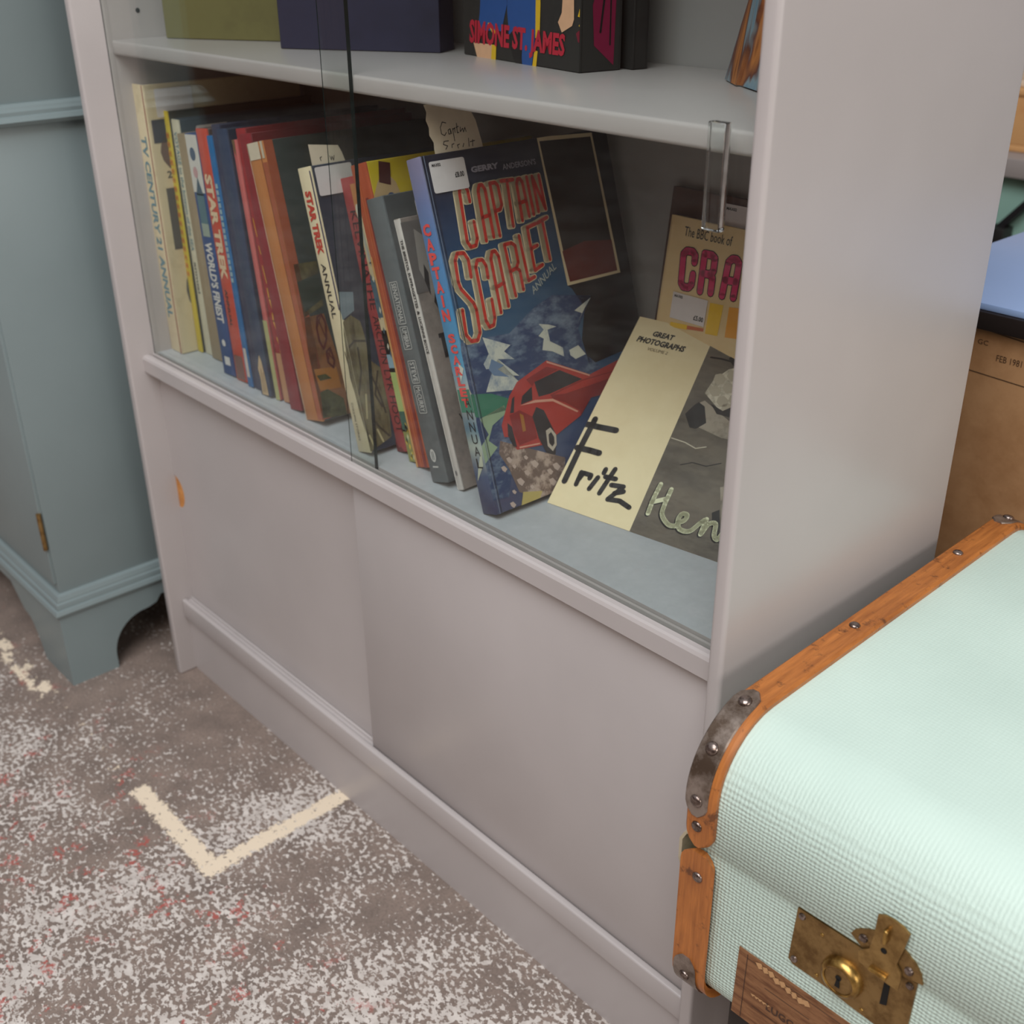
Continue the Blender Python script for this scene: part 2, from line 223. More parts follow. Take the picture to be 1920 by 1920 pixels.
PRINTS = json.loads('{"cs":[["s","cream",3,41,[[362,2622],[362,2710],[342,2759],[299,2760],[275,2710],[250,2308],[275,2259],[331,2264],[360,2316],[361,2455]]],["s","cream",3,46,[[376,2622],[376,2710],[355,2759],[313,2760],[288,2711],[264,2308],[288,2259],[345,2264],[374,2316],[375,2455]]],["s","cream",3,48,[[392,2623],[393,2711],[372,2760],[329,2761],[305,2711],[280,2308],[305,2259],[362,2264],[390,2316],[391,2455]]],["s","cream",3,48,[[412,2623],[412,2711],[391,2761],[348,2761],[324,2712],[299,2308],[324,2259],[381,2264],[410,2316],[411,2456]]],["s","red",4,32,[[412,2623],[412,2711],[391,2761],[348,2761],[324,2712],[299,2308],[324,2259],[381,2264],[410,2316],[411,2456]]],["s","cream",3,41,[[450,2281],[468,2691],[493,2736],[522,2736],[544,2692],[536,2299]]],["s","cream",3,46,[[464,2281],[482,2692],[507,2737],[536,2736],[558,2693],[550,2299]]],["s","cream",3,48,[[481,2281],[499,2692],[523,2737],[553,2737],[575,2693],[567,2299]]],["s","cream",3,48,[[500,2281],[519,2693],[543,2738],[573,2737],[595,2694],[587,2299]]],["s","red",4,32,[[500,2281],[519,2693],[543,2738],[573,2737],[595,2694],[587,2299]]],["s","cream",3,41,[[459,2473],[540,2483]]],["s","cream",3,46,[[472,2473],[554,2483]]],["s","cream",3,48,[[489,2474],[571,2484]]],["s","cream",3,48,[[509,2474],[591,2484]]],["s","red",4,32,[[509,2474],[591,2484]]],["s","cream",3,41,[[604,2298],[608,2736],[665,2735],[689,2706],[690,2548],[665,2511],[606,2505]]],["s","cream",3,46,[[619,2298],[622,2736],[679,2735],[704,2706],[704,2548],[679,2511],[620,2505]]],["s","cream",3,48,[[636,2298],[639,2737],[696,2736],[721,2707],[722,2548],[696,2512],[637,2506]]],["s","cream",3,48,[[656,2298],[659,2737],[716,2737],[741,2707],[742,2549],[716,2512],[657,2506]]],["s","red",4,32,[[656,2298],[659,2737],[716,2737],[741,2707],[742,2549],[716,2512],[657,2506]]],["s","cream",3,41,[[732,2738],[864,2732]]],["s","cream",3,46,[[747,2738],[879,2733]]],["s","cream",3,48,[[764,2739],[897,2733]]],["s","cream",3,48,[[784,2739],[917,2734]]],["s","red",4,32,[[784,2739],[917,2734]]],["s","cream",3,41,[[798,2735],[769,2354]]],["s","cream",3,46,[[813,2735],[784,2354]]],["s","cream",3,48,[[830,2736],[802,2354]]],["s","cream",3,48,[[850,2736],[822,2354]]],["s","red",4,32,[[850,2736],[822,2354]]],["s","cream",3,41,[[883,2384],[896,2694],[917,2729],[942,2729],[962,2698],[967,2405]]],["s","cream",3,46,[[898,2383],[911,2694],[931,2729],[957,2730],[976,2698],[982,2405]]],["s","cream",3,48,[[916,2384],[929,2695],[949,2730],[975,2730],[994,2699],[1000,2406]]],["s","cream",3,48,[[936,2384],[949,2695],[970,2730],[995,2731],[1015,2699],[1021,2406]]],["s","red",4,32,[[936,2384],[949,2695],[970,2730],[995,2731],[1015,2699],[1021,2406]]],["s","cream",3,41,[[889,2529],[965,2542]]],["s","cream",3,46,[[904,2529],[979,2542]]],["s","cream",3,48,[[922,2529],[997,2543]]],["s","cream",3,48,[[942,2530],[1018,2543]]],["s","red",4,32,[[942,2530],[1018,2543]]],["s","cream",3,41,[[1021,2414],[1021,2733]]],["s","cream",3,46,[[1036,2414],[1035,2733]]],["s","cream",3,48,[[1054,2415],[1053,2734]]],["s","cream",3,48,[[1075,2415],[1074,2734]]],["s","red",4,32,[[1075,2415],[1074,2734]]],["s","cream",3,41,[[1081,2430],[1083,2730],[1166,2439],[1161,2730]]],["s","cream",3,46,[[1096,2430],[1098,2730],[1181,2439],[1176,2731]]],["s","cream",3,48,[[1114,2430],[1116,2731],[1200,2439],[1194,2731]]],["s","cream",3,48,[[1135,2430],[1137,2731],[1221,2439],[1215,2732]]],["s","red",4,32,[[1135,2430],[1137,2731],[1221,2439],[1215,2732]]],["s","cream",3,41,[[212,2022],[220,2165],[190,2225],[123,2233],[85,2179],[71,2006],[83,1946],[182,1807],[196,1747],[186,1558],[144,1501],[77,1506],[37,1567],[53,1773]]],["s","cream",3,46,[[226,2021],[234,2164],[203,2225],[136,2233],[98,2179],[85,2006],[97,1946],[196,1806],[210,1747],[199,1557],[158,1500],[90,1505],[50,1567],[66,1772]]],["s","cream",3,48,[[242,2021],[250,2165],[220,2226],[152,2233],[115,2179],[101,2006],[113,1946],[213,1806],[227,1746],[216,1556],[175,1500],[107,1504],[67,1566],[83,1772]]],["s","cream",3,48,[[262,2021],[270,2164],[239,2225],[171,2233],[133,2179],[120,2005],[132,1945],[232,1805],[246,1746],[235,1556],[194,1499],[126,1503],[86,1565],[102,1772]]],["s","red",4,32,[[262,2021],[270,2164],[239,2225],[171,2233],[133,2179],[120,2005],[132,1945],[232,1805],[246,1746],[235,1556],[194,1499],[126,1503],[86,1565],[102,1772]]],["s","cream",3,41,[[387,1984],[391,2081],[366,2137],[310,2142],[281,2088],[272,1636],[295,1581],[344,1587],[371,1645],[378,1799]]],["s","cream",3,46,[[400,1983],[405,2081],[379,2137],[324,2142],[295,2088],[286,1635],[309,1580],[358,1587],[385,1645],[392,1798]]],["s","cream",3,48,[[417,1984],[422,2081],[396,2137],[340,2142],[311,2088],[303,1634],[326,1580],[375,1586],[402,1644],[409,1798]]],["s","cream",3,48,[[437,1983],[442,2081],[416,2137],[360,2142],[331,2088],[323,1634],[346,1579],[395,1585],[422,1644],[429,1798]]],["s","red",4,32,[[437,1983],[442,2081],[416,2137],[360,2142],[331,2088],[323,1634],[346,1579],[395,1585],[422,1644],[429,1798]]],["s","cream",3,41,[[449,1673],[457,2132],[484,2183],[518,2184],[544,2137],[544,1708]]],["s","cream",3,46,[[463,1672],[472,2132],[498,2183],[532,2184],[558,2137],[558,1708]]],["s","cream",3,48,[[480,1672],[489,2132],[515,2183],[549,2184],[575,2137],[575,1708]]],["s","cream",3,48,[[500,1671],[508,2132],[535,2183],[569,2184],[595,2137],[595,1707]]],["s","red",4,32,[[500,1671],[508,2132],[535,2183],[569,2184],[595,2137],[595,1707]]],["s","cream",3,41,[[453,1888],[544,1910]]],["s","cream",3,46,[[467,1888],[558,1909]]],["s","cream",3,48,[[484,1888],[575,1909]]],["s","cream",3,48,[[504,1887],[595,1909]]],["s","red",4,32,[[504,1887],[595,1909]]],["s","cream",3,41,[[643,1777],[631,2218],[711,2220],[744,2192],[743,2050],[711,2004],[638,1990]]],["s","cream",3,46,[[658,1776],[646,2218],[725,2220],[759,2192],[758,2050],[726,2003],[652,1989]]],["s","cream",3,48,[[675,1776],[663,2218],[742,2220],[777,2192],[775,2050],[743,2003],[669,1990]]],["s","cream",3,48,[[696,1776],[683,2218],[763,2220],[797,2192],[796,2050],[764,2003],[690,1989]]],["s","red",4,32,[[696,1776],[683,2218],[763,2220],[797,2192],[796,2050],[764,2003],[690,1989]]],["s","cream",3,41,[[711,2004],[743,1977],[741,1813]]],["s","cream",3,46,[[726,2003],[757,1977],[756,1813]]],["s","cream",3,48,[[743,2003],[775,1977],[774,1813]]],["s","cream",3,48,[[764,2003],[795,1976],[794,1812]]],["s","red",4,32,[[764,2003],[795,1976],[794,1812]]],["s","cream",3,41,[[809,2264],[817,1877],[894,1896]]],["s","cream",3,46,[[824,2264],[832,1876],[909,1895]]],["s","cream",3,48,[[841,2265],[850,1876],[927,1895]]],["s","cream",3,48,[[862,2264],[871,1876],[948,1895]]],["s","red",4,32,[[862,2264],[871,1876],[948,1895]]],["s","cream",3,41,[[1018,2335],[917,2318],[911,1948],[1010,1981]]],["s","cream",3,46,[[1033,2335],[932,2318],[926,1948],[1025,1980]]],["s","cream",3,48,[[1051,2335],[950,2318],[944,1948],[1043,1980]]],["s","cream",3,48,[[1072,2335],[971,2318],[965,1947],[1065,1980]]],["s","red",4,32,[[1072,2335],[971,2318],[965,1947],[1065,1980]]],["s","cream",3,41,[[914,2134],[994,2153]]],["s","cream",3,46,[[929,2134],[1009,2153]]],["s","cream",3,48,[[947,2134],[1027,2153]]],["s","cream",3,48,[[968,2134],[1048,2153]]],["s","red",4,32,[[968,2134],[1048,2153]]],["s","cream",3,41,[[1041,2337],[1163,2367]]],["s","cream",3,46,[[1056,2336],[1178,2367]]],["s","cream",3,48,[[1074,2337],[1196,2368]]],["s","cream",3,48,[[1096,2337],[1218,2368]]],["s","red",4,32,[[1096,2337],[1218,2368]]],["s","cream",3,41,[[1102,2352],[1106,2008]]],["s","cream",3,46,[[1117,2352],[1121,2008]]],["s","cream",3,48,[[1135,2352],[1139,2008]]],["s","cream",3,48,[[1156,2352],[1161,2008]]],["s","red",4,32,[[1156,2352],[1161,2008]]],["p","dark",1,[[2059,3204],[2718,3139],[2192,1063],[1390,1003],[1356,1248],[1459,1520],[1350,1716],[1310,1747]]],["p","cream",2,[[1276,3047],[1937,3013],[1982,1743],[1307,1747]]],["p","dkbrown",3,[[1297,3010],[1912,2982],[1946,1768],[1342,1775]]],["p","maroon",4,[[1320,2053],[1609,2095],[1943,2051],[1946,1768],[1342,1775]]],["p","navy",1,[[11,1509],[219,1506],[541,1480],[882,1644],[1111,1701],[1565,1611],[1447,1471],[1336,1354],[1369,1110],[1552,924],[38,996],[-36,1236]]],["p","ice",2,[[248,1511],[529,1382],[446,1344],[540,1255],[361,1297],[558,1103],[260,1187],[167,1053],[471,999],[544,1050],[385,1224],[218,1241],[202,1289],[278,1361]]],["p","ice",2,[[887,1490],[1001,1460],[1085,1425],[975,1420],[979,1315],[1112,1228],[1106,1147],[985,1222],[871,1259],[912,1353],[860,1388],[932,1429]]],["p","ice",2,[[1331,1518],[1561,1594],[1459,1515],[1340,1400],[1416,1477]]],["p","ice",2,[[1181,1189],[1298,1209],[1369,1110],[1236,1094],[1184,1141]]],["p","blueice",3,[[294,1312],[415,1228],[339,1213],[445,1120],[284,1170],[244,1235]]],["p","green",2,[[-88,1095],[217,1029],[396,939],[343,850],[44,861],[-88,918]]],["p","sage",2,[[41,850],[327,899],[337,828],[160,762],[85,646],[165,567],[-75,420],[-97,551],[100,699]]],["p","navy",1,[[10,892],[310,836],[328,463],[175,112],[-78,145],[-75,420]]],["p","dirt",2,[[206,612],[401,512],[891,265],[794,16],[532,-23],[296,122],[238,350],[164,510]]],["p","sand",3,[[338,109],[552,54],[457,-71],[284,-10]]],["p","paledirt",4,[[277,372],[304,374],[324,348],[302,333],[284,349]]],["p","paledirt",4,[[392,284],[431,287],[459,249],[428,229],[402,251]]],["p","paledirt",4,[[488,342],[538,346],[574,298],[534,272],[501,300]]],["p","paledirt",4,[[562,193],[590,196],[610,168],[588,153],[569,170]]],["p","paledirt",4,[[228,448],[266,452],[293,415],[263,395],[238,416]]],["p","paledirt",4,[[294,235],[343,239],[378,191],[339,165],[307,194]]],["p","paledirt",4,[[425,140],[453,142],[473,114],[451,100],[432,116]]],["p","paledirt",4,[[650,219],[690,222],[719,184],[687,163],[661,186]]],["p","paledirt",4,[[647,129],[698,132],[735,83],[694,56],[660,86]]],["p","paledirt",4,[[219,156],[246,158],[266,131],[244,117],[226,133]]],["p","paledirt",4,[[168,59],[206,62],[233,24],[203,4],[178,26]]],["p","paledirt",4,[[725,249],[777,253],[814,203],[773,177],[739,206]]],["p","paledirt",4,[[422,411],[449,414],[469,387],[447,372],[429,388]]],["p","paledirt",4,[[154,389],[191,392],[218,356],[188,335],[163,357]]],["p","carred",4,[[254,736],[402,960],[516,1057],[892,1162],[1369,920],[1767,970],[1696,694],[1331,712],[1168,586],[823,488],[672,447],[364,487],[310,618],[256,633]]],["p","cardark",5,[[706,1010],[1017,1045],[1266,902],[860,867],[723,873]]],["p","cardark",5,[[508,858],[541,925],[668,979],[645,864]]],["p","cardark",5,[[370,814],[424,932],[457,946],[413,809]]],["p","carlite",5,[[491,851],[673,856],[878,816],[1148,633],[1130,626],[872,794],[682,831]]],["p","cardark",5,[[607,723],[671,793],[750,743],[837,484],[779,322],[683,373],[629,518]]],["p","hub",6,[[725,562],[783,576],[833,497],[817,406],[759,363],[712,424]]],["p","cardark",7,[[746,521],[781,535],[805,481],[794,425],[762,404],[734,447]]],["p","cardark",5,[[321,741],[361,696],[370,509],[331,531],[299,633]]],["p","cardeep",5,[[1265,897],[1743,878],[1696,694],[1331,712],[1168,586],[1164,635],[1017,745],[878,816],[857,856]]],["p","cardeep",5,[[620,1054],[877,1108],[1003,1054],[715,1014],[675,977]]],["p","carred",6,[[1262,886],[1708,874],[1696,828],[1037,823],[887,849]]],["p","carlite",6,[[890,1157],[1368,917],[1358,908],[887,1142]]],["p","cardeep",5,[[359,800],[481,814],[607,723],[615,522],[402,517],[371,624]]],["p","ochre",6,[[474,787],[511,760],[505,622],[467,621]]],["p","carlite",5,[[399,506],[633,476],[630,465],[395,492]]]],"fr":[["s","ink",3,58,[[64,878],[58,542],[65,239]]],["s","ink",3,58,[[-24,807],[145,817],[317,831]]],["s","ink",3,58,[[25,571],[153,581],[264,583]]],["s","ink",3,46,[[185,364],[191,244]]],["s","ink",3,46,[[191,290],[210,364],[291,365],[291,335]]],["s","ink",3,46,[[364,365],[334,242]]],["s","ink",3,46,[[400,421],[400,458]]],["s","ink",3,46,[[487,485],[465,343],[449,233]]],["s","ink",3,46,[[431,392],[535,401]]],["s","ink",3,46,[[523,338],[641,355],[552,205],[668,224],[781,196]]],["s","ink",3,46,[[587,276],[662,314]]],["s","ink",3,48,[[956,469],[956,442],[954,404],[953,361],[953,322],[956,285],[960,246],[964,212],[967,189]]],["s","pale",4,42,[[963,480],[962,453],[961,415],[960,372],[960,333],[963,296],[967,257],[971,223],[973,199]]],["s","ink",3,48,[[1070,453],[1070,421],[1071,375],[1073,327],[1076,288],[1079,262],[1082,242],[1088,226],[1099,210],[1117,192],[1141,175],[1165,161],[1187,152],[1206,149],[1224,152],[1239,156],[1250,158]]],["s","pale",4,42,[[1076,464],[1077,432],[1078,386],[1079,338],[1082,299],[1085,273],[1089,253],[1095,237],[1106,220],[1124,203],[1147,186],[1172,172],[1194,163],[1212,160],[1231,162],[1246,167],[1257,169]]],["s","ink",3,48,[[953,293],[1058,355]]],["s","pale",4,42,[[959,304],[1064,366]]],["s","ink",3,48,[[1257,189],[1268,197],[1283,209],[1298,222],[1308,234],[1313,248],[1314,262],[1312,275],[1307,283],[1297,287],[1283,286],[1270,282],[1259,275],[1253,264],[1250,249],[1249,233],[1252,216],[1259,197],[1270,177],[1284,159],[1300,146],[1321,141],[1345,141],[1370,146],[1390,155],[1406,170],[1418,192],[1429,215],[1439,234],[1449,250],[1458,266],[1466,278],[1471,287]]],["s","pale",4,42,[[1264,200],[1274,208],[1290,219],[1305,232],[1315,245],[1319,258],[1320,273],[1318,286],[1313,294],[1304,297],[1290,297],[1276,293],[1266,286],[1260,275],[1256,260],[1255,243],[1258,226],[1265,208],[1276,187],[1290,169],[1306,157],[1327,152],[1352,152],[1376,157],[1397,166],[1412,181],[1424,202],[1435,225],[1445,245],[1455,261],[1464,276],[1472,289],[1477,297]]],["s","ink",3,48,[[1487,299],[1488,269],[1489,224],[1491,182],[1495,161],[1499,171],[1504,201],[1510,235],[1519,260],[1532,275],[1548,286],[1564,290],[1578,287],[1587,270],[1594,243],[1600,214],[1608,192],[1618,178],[1629,168],[1640,163],[1649,164],[1655,174],[1660,190],[1665,209],[1669,226],[1674,240],[1680,254],[1685,266],[1689,274]]],["s","pale",4,42,[[1493,310],[1494,279],[1496,234],[1498,193],[1501,172],[1505,182],[1510,211],[1517,246],[1525,271],[1538,285],[1554,296],[1571,301],[1584,297],[1593,280],[1600,253],[1607,224],[1614,202],[1624,189],[1635,179],[1646,174],[1655,174],[1662,184],[1667,201],[1671,220],[1675,237],[1681,251],[1686,264],[1691,276],[1695,284]]],["p","fleece",3,[[963,1385],[986,1526],[1075,1654],[1312,1772],[1598,1447],[1469,1267],[1189,1250],[1086,1312]]],["p","fleece2",4,[[983,1526],[979,1576],[1024,1599],[1089,1565],[1091,1509],[1038,1489]]],["p","fleece2",4,[[1100,1465],[1096,1515],[1141,1538],[1205,1505],[1206,1449],[1154,1429]]],["p","fleece2",4,[[994,1408],[989,1457],[1034,1481],[1100,1448],[1101,1392],[1048,1372]]],["p","fleece2",4,[[1104,1332],[1099,1381],[1144,1405],[1208,1372],[1210,1316],[1158,1296]]],["p","fleece2",4,[[1090,1583],[1086,1632],[1130,1656],[1195,1622],[1196,1565],[1144,1546]]],["p","fleece2",4,[[1202,1372],[1198,1421],[1242,1445],[1306,1412],[1307,1357],[1255,1337]]],["p","fleece2",4,[[1174,1276],[1170,1325],[1214,1349],[1278,1316],[1279,1261],[1227,1241]]],["p","black",4,[[878,1152],[913,1236],[948,1291],[1020,1265],[1102,1123],[1035,1045],[975,1044]]],["p","skin",3,[[941,1274],[995,1318],[1321,1183],[1564,1149],[1610,1047],[1292,1029],[1055,1066]]],["p","black",5,[[1060,1305],[1196,1267],[1268,1331],[1316,1226],[1156,1227]]],["p","black",3,[[1030,1750],[1066,1864],[1251,1908],[1305,1786],[1102,1691]]],["p","skin",3,[[1480,609],[1543,643],[1673,361],[1601,365]]],["p","black",3,[[1510,378],[1561,422],[1702,149],[1618,148]]],["s","black",3,16,[[863,1724],[964,1733],[1070,1729]]],["s","pale2",3,10,[[860,907],[999,902],[1115,876],[1200,915]]],["s","black",3,9,[[1053,697],[1147,747],[1278,749],[1393,812]]]],"cr":[["s","ink",2,78,[[325,1974],[323,2031],[289,2060],[221,2056],[190,2023],[211,1771],[243,1741],[302,1746],[330,1780],[328,1868]]],["s","magenta",3,62,[[325,1974],[323,2031],[289,2060],[221,2056],[190,2023],[211,1771],[243,1741],[302,1746],[330,1780],[328,1868]]],["s","ink",2,78,[[434,1741],[421,2067],[503,2069],[539,2047],[544,1936],[510,1903],[428,1899]]],["s","magenta",3,62,[[434,1741],[421,2067],[503,2069],[539,2047],[544,1936],[510,1903],[428,1899]]],["s","ink",2,78,[[510,1903],[546,1879],[551,1751]]],["s","magenta",3,62,[[510,1903],[546,1879],[551,1751]]],["s","ink",2,78,[[677,1752],[689,2045],[723,2079],[767,2081],[799,2051],[798,1761]]],["s","magenta",3,62,[[677,1752],[689,2045],[723,2079],[767,2081],[799,2051],[798,1761]]],["s","ink",2,78,[[683,1890],[798,1897]]],["s","magenta",3,62,[[683,1890],[798,1897]]],["p","yellow",2,[[564,1667],[711,1676],[699,1401],[563,1391]]],["p","amber",2,[[772,1673],[1040,1705],[1050,1441],[779,1409]]],["p","yellow",2,[[161,1406],[353,1421],[355,1377],[156,1359]]],["p","rust",2,[[354,1416],[541,1431],[540,1403],[354,1382]]]],"crpos":[[161,2206],[687,2192],[151,1657],[540,1683],[547,1465],[143,1419],[-9,2334],[-19,1382],[501,2462],[-36,2528]],"sj":[["p","denim",2,[[422,1200],[702,1196],[780,470],[680,245],[269,228],[309,372]]],["p","denim",2,[[823,1195],[1256,1189],[1259,419],[1172,-26],[1005,-17],[1021,122],[806,222],[779,425]]],["p","bookblack",3,[[806,222],[900,281],[992,249],[1021,0],[928,-8],[836,109]]],["p","yellow",3,[[1243,985],[1292,985],[1309,494],[1297,231],[1231,226]]],["p","yellow",3,[[1216,129],[1268,125],[1239,-28],[1179,-25]]],["p","yellow",3,[[447,301],[505,304],[584,231],[551,206],[511,234]]],["p","flesh",3,[[188,118],[516,125],[495,-24],[259,-22]]],["p","yellow",3,[[516,125],[589,122],[577,-25],[495,-24]]],["p","flesh",3,[[1679,987],[1783,987],[1801,404],[1775,354],[1628,295],[1571,370],[1625,444]]],["p","yellow",3,[[1926,589],[2065,594],[1996,421],[1895,347],[1868,359],[1919,417],[1853,428]]],["p","darkred",2,[[1830,301],[1959,371],[1925,222],[1859,239]]]],"sjpos":[[118,122],[1673,133],[1881,-31],[-93,-25]],"or":[["p","olive",1,[[43,1602],[311,1588],[287,1145],[35,1071]]],["p","brown",1,[[35,1071],[268,1067],[395,57],[312,-8],[2,38],[-12,628]]],["s","maroon2",3,22,[[183,1049],[235,1065],[265,968],[236,809],[182,720],[150,810],[150,938],[183,1049]]],["s","maroon2",3,12,[[183,1049],[236,809]]],["s","maroon2",3,12,[[235,1065],[150,938]]],["s","maroon2",3,22,[[206,687],[256,713],[277,578],[250,510],[201,577],[206,687]]],["s","maroon2",3,12,[[206,687],[277,578]]],["s","maroon2",3,12,[[256,713],[201,577]]],["p","ochre",2,[[21,547],[283,511],[295,292],[39,319]]],["p","moss",3,[[35,302],[125,316],[290,180],[301,-5],[7,37]]],["p","moss",3,[[36,478],[142,471],[203,409],[63,416]]],["p","pine",2,[[40,1426],[302,1465],[294,1216],[58,1120]]]],"st":[["p","skyblue",1,[[28,1564],[179,1534],[149,1363],[-14,1298]]],["p","khaki",2,[[-51,1206],[11,1293],[100,1329],[188,1254],[205,1105],[202,878],[359,726],[271,91],[-1,15],[-53,30],[-123,560]]],["s","umber",3,22,[[-1,1039],[79,1088],[194,1062]]],["s","umber",3,22,[[-53,939],[-44,711],[-73,489]]],["s","umber",3,22,[[101,1016],[85,792],[5,584]]],["s","umber",3,22,[[175,770],[226,585],[263,342]]],["s","umber",3,22,[[-71,603],[-10,415],[11,118]]],["s","umber",3,22,[[92,329],[161,216],[247,110]]],["s","umber",3,22,[[266,748],[186,537],[237,407]]],["s","creamy",4,20,[[-30,820],[-33,594],[-62,429]]],["s","creamy",4,20,[[82,564],[40,343]]],["s","creamy",4,20,[[129,202],[167,73]]],["s","creamy",4,20,[[25,172],[59,33]]]],"stpos":[[31,2685],[398,2670],[7,2444]]}')

# ------------------------------------------------------------------ materials
M_CASE = paint('grey_painted_wood', (180, 172, 170), 0.29, 0.10)
M_DECK = worn('grey_worn_shelf_paint', (176, 178, 182), (184, 186, 190), 60, 0.4, 0.7, 0.45)
M_BACK = paint('grey_back_board', (150, 147, 146), 0.6)
M_TEAL = paint('teal_grey_painted_wood', (124, 136, 137), 0.36, 0.12)
M_DARK = paint('dark_gap', (40, 36, 33), 0.8)
M_RAW = worn('raw_plywood_edge', (214, 150, 84), (180, 116, 58), 60, 0.4, 0.6, 0.7)
M_BRASS = worn('aged_brass', (150, 120, 76), (112, 84, 48), 60, 0.42, 0.62, 0.40); M_BRASS.node_tree.nodes['Principled BSDF'].inputs['Metallic'].default_value = 0.75
M_BRASSB = worn('rubbed_brass', (176, 140, 78), (120, 88, 44), 60, 0.45, 0.62, 0.28); M_BRASSB.node_tree.nodes['Principled BSDF'].inputs['Metallic'].default_value = 0.85
M_BRASSM = worn('hasp_brass', (162, 130, 80), (128, 98, 56), 60, 0.42, 0.62, 0.34); M_BRASSM.node_tree.nodes['Principled BSDF'].inputs['Metallic'].default_value = 0.75
M_STEEL = worn('tarnished_steel', (150, 136, 126), (92, 76, 64), 40, 0.40, 0.62, 0.34); M_STEEL.node_tree.nodes['Principled BSDF'].inputs['Metallic'].default_value = 0.6
M_STUD = worn('steel_stud', (150, 135, 128), (95, 80, 72), 200, 0.45, 0.6, 0.25); M_STUD.node_tree.nodes['Principled BSDF'].inputs['Metallic'].default_value = 0.9
M_BLACK = paint('black_shadow_hole', (14, 12, 11), 0.7)
def glass_mat(name, tint):
    t = NT(name); lw = t.n('ShaderNodeLayerWeight', {'Blend': 0.5})
    f = t.math('ADD', t.math('MULTIPLY', t.math('POWER', lw.outputs['Facing'], 5.0), 0.95), 0.026)
    tr = t.n('ShaderNodeBsdfTransparent', {'Color': tint}); gl = t.n('ShaderNodeBsdfGlossy', {'Color': (1, 1, 1, 1), 'Roughness': 0.02})
    mx = t.n('ShaderNodeMixShader', {0: f, 1: tr.outputs[0], 2: gl.outputs[0]}); t.t.links.new(mx.outputs[0], t.out.inputs[0]); return t.m
M_GLASS = glass_mat('clear_sheet_glass', (0.965, 0.985, 0.975, 1))
M_GLASSEDGE = paint('dark_green_glass_edge', (22, 36, 36), 0.12, 0)
def floor_mat():
    t = NT('worn_speckled_floor'); x, y, z = t.xyz()
    c1 = t.noise(4.2, 3, 0.6, None, 0.4); c2 = t.noise(17, 4); f1 = t.noise(150, 4, 0.60, t.mapping((1.0, 1.3, 1), (0, 0, 0.5)), 0.2)
    dens = t.math('ADD', t.math('MULTIPLY', t.math('SUBTRACT', c1, 0.5), 0.40), t.math('MULTIPLY', t.math('SUBTRACT', c2, 0.5), 0.30))
    bare = t.math('MULTIPLY', t.rng(y, -0.215, -0.17), t.rng(x, 0.30, 0.16))          # worn bare near the line
    grad = t.math('SUBTRACT', t.rng(y, -0.08, -0.40, -0.02, 0.035), t.math('MULTIPLY', bare, 0.075))
    v = t.math('ADD', t.math('ADD', f1, dens), grad)
    fl = t.rng(v, 0.528, 0.552)
    base = t.mix(t.rng(t.noise(22, 5), 0.35, 0.68), rgb(142, 125, 115), rgb(120, 106, 98))
    base = t.mix(t.rng(t.noise(300, 3), 0.45, 0.7, 0, 0.4), base, rgb(84, 75, 71))
    white = t.mix(t.rng(t.noise(60, 2), 0.35, 0.65), rgb(212, 203, 196), rgb(188, 178, 171))
    col = t.mix(fl, base, white)
    rd = t.math('MULTIPLY', t.rng(t.noise(40, 5, 0.65), 0.565, 0.595), t.rng(t.noise(9, 2), 0.47, 0.55))
    rd = t.math('MULTIPLY', rd, t.rng(y, -0.09, -0.16)); rd = t.math('MULTIPLY', rd, t.rng(t.noise(210, 3), 0.44, 0.53))
    col = t.mix(t.math('MULTIPLY', rd, 0.8), col, rgb(172, 82, 74))
    jag = t.math('MULTIPLY', t.math('SUBTRACT', t.noise(130, 5, 0.75), 0.5), 0.030)
    def band(p, c, hw): return t.rng(t.math('ADD', t.math('ABSOLUTE', t.math('SUBTRACT', p, c)), jag), hw, hw - 0.0022)
    wearA = t.rng(t.math('ADD', t.noise(110, 4, 0.7), 0.0), 0.36, 0.41)
    a = t.math('MULTIPLY', band(y, -0.151, 0.0115), band(x, 0.286, 0.096))
    a2 = t.math('MULTIPLY', t.math('MULTIPLY', band(y, -0.156, 0.013), band(x, -0.45, 0.385)), t.rng(t.noise(38, 4, 0.7), 0.48, 0.52))
    a3 = t.math('MULTIPLY', t.math('MULTIPLY', band(y, -0.156, 0.011), band(x, 0.06, 0.13)), t.rng(t.noise(60, 4, 0.7), 0.60, 0.63))
    b = t.math('MULTIPLY', band(x, 0.3695, 0.0115), band(y, 0.30, 0.4635))
    ln = t.math('MULTIPLY', t.math('MAXIMUM', t.math('MAXIMUM', a, a2), t.math('MAXIMUM', a3, b)), wearA)
    col = t.mix(ln, col, rgb(230, 212, 188))
    t.bump(t.math('ADD', fl, t.noise(500, 2)), 0.2, 0.001)
    return t.fin(col, t.rng(fl, 0, 1, 0.55, 0.5), 0, 0.35)
M_FLOOR = floor_mat()

# ------------------------------------------------------------------ setting
tag(MB().box((-4.5, -5, -0.05), (5.5, 4.2, 0.0), M_FLOOR).build('floor'), 'worn brown speckled floor with cream painted lines', None, None, 'structure')
M_WALL = paint('hall_wall', (176, 168, 158), 0.8); M_WALLB = paint('hall_wall_brick_red', (120, 84, 70), 0.8)
for nm, a, b, mm in (('wall_back', (-4.5, 4.2, 0), (5.5, 4.3, 2.6), M_WALL), ('wall_front', (-4.5, -5.1, 0), (5.5, -5, 2.6), M_WALLB), ('wall_left', (-4.6, -5, 0), (-4.5, 4.2, 2.6), M_WALLB), ('wall_right', (5.5, -5, 0), (5.6, 4.2, 2.6), M_WALL)):
    tag(MB().box(a, b, mm).build(nm), None, None, None, 'structure')

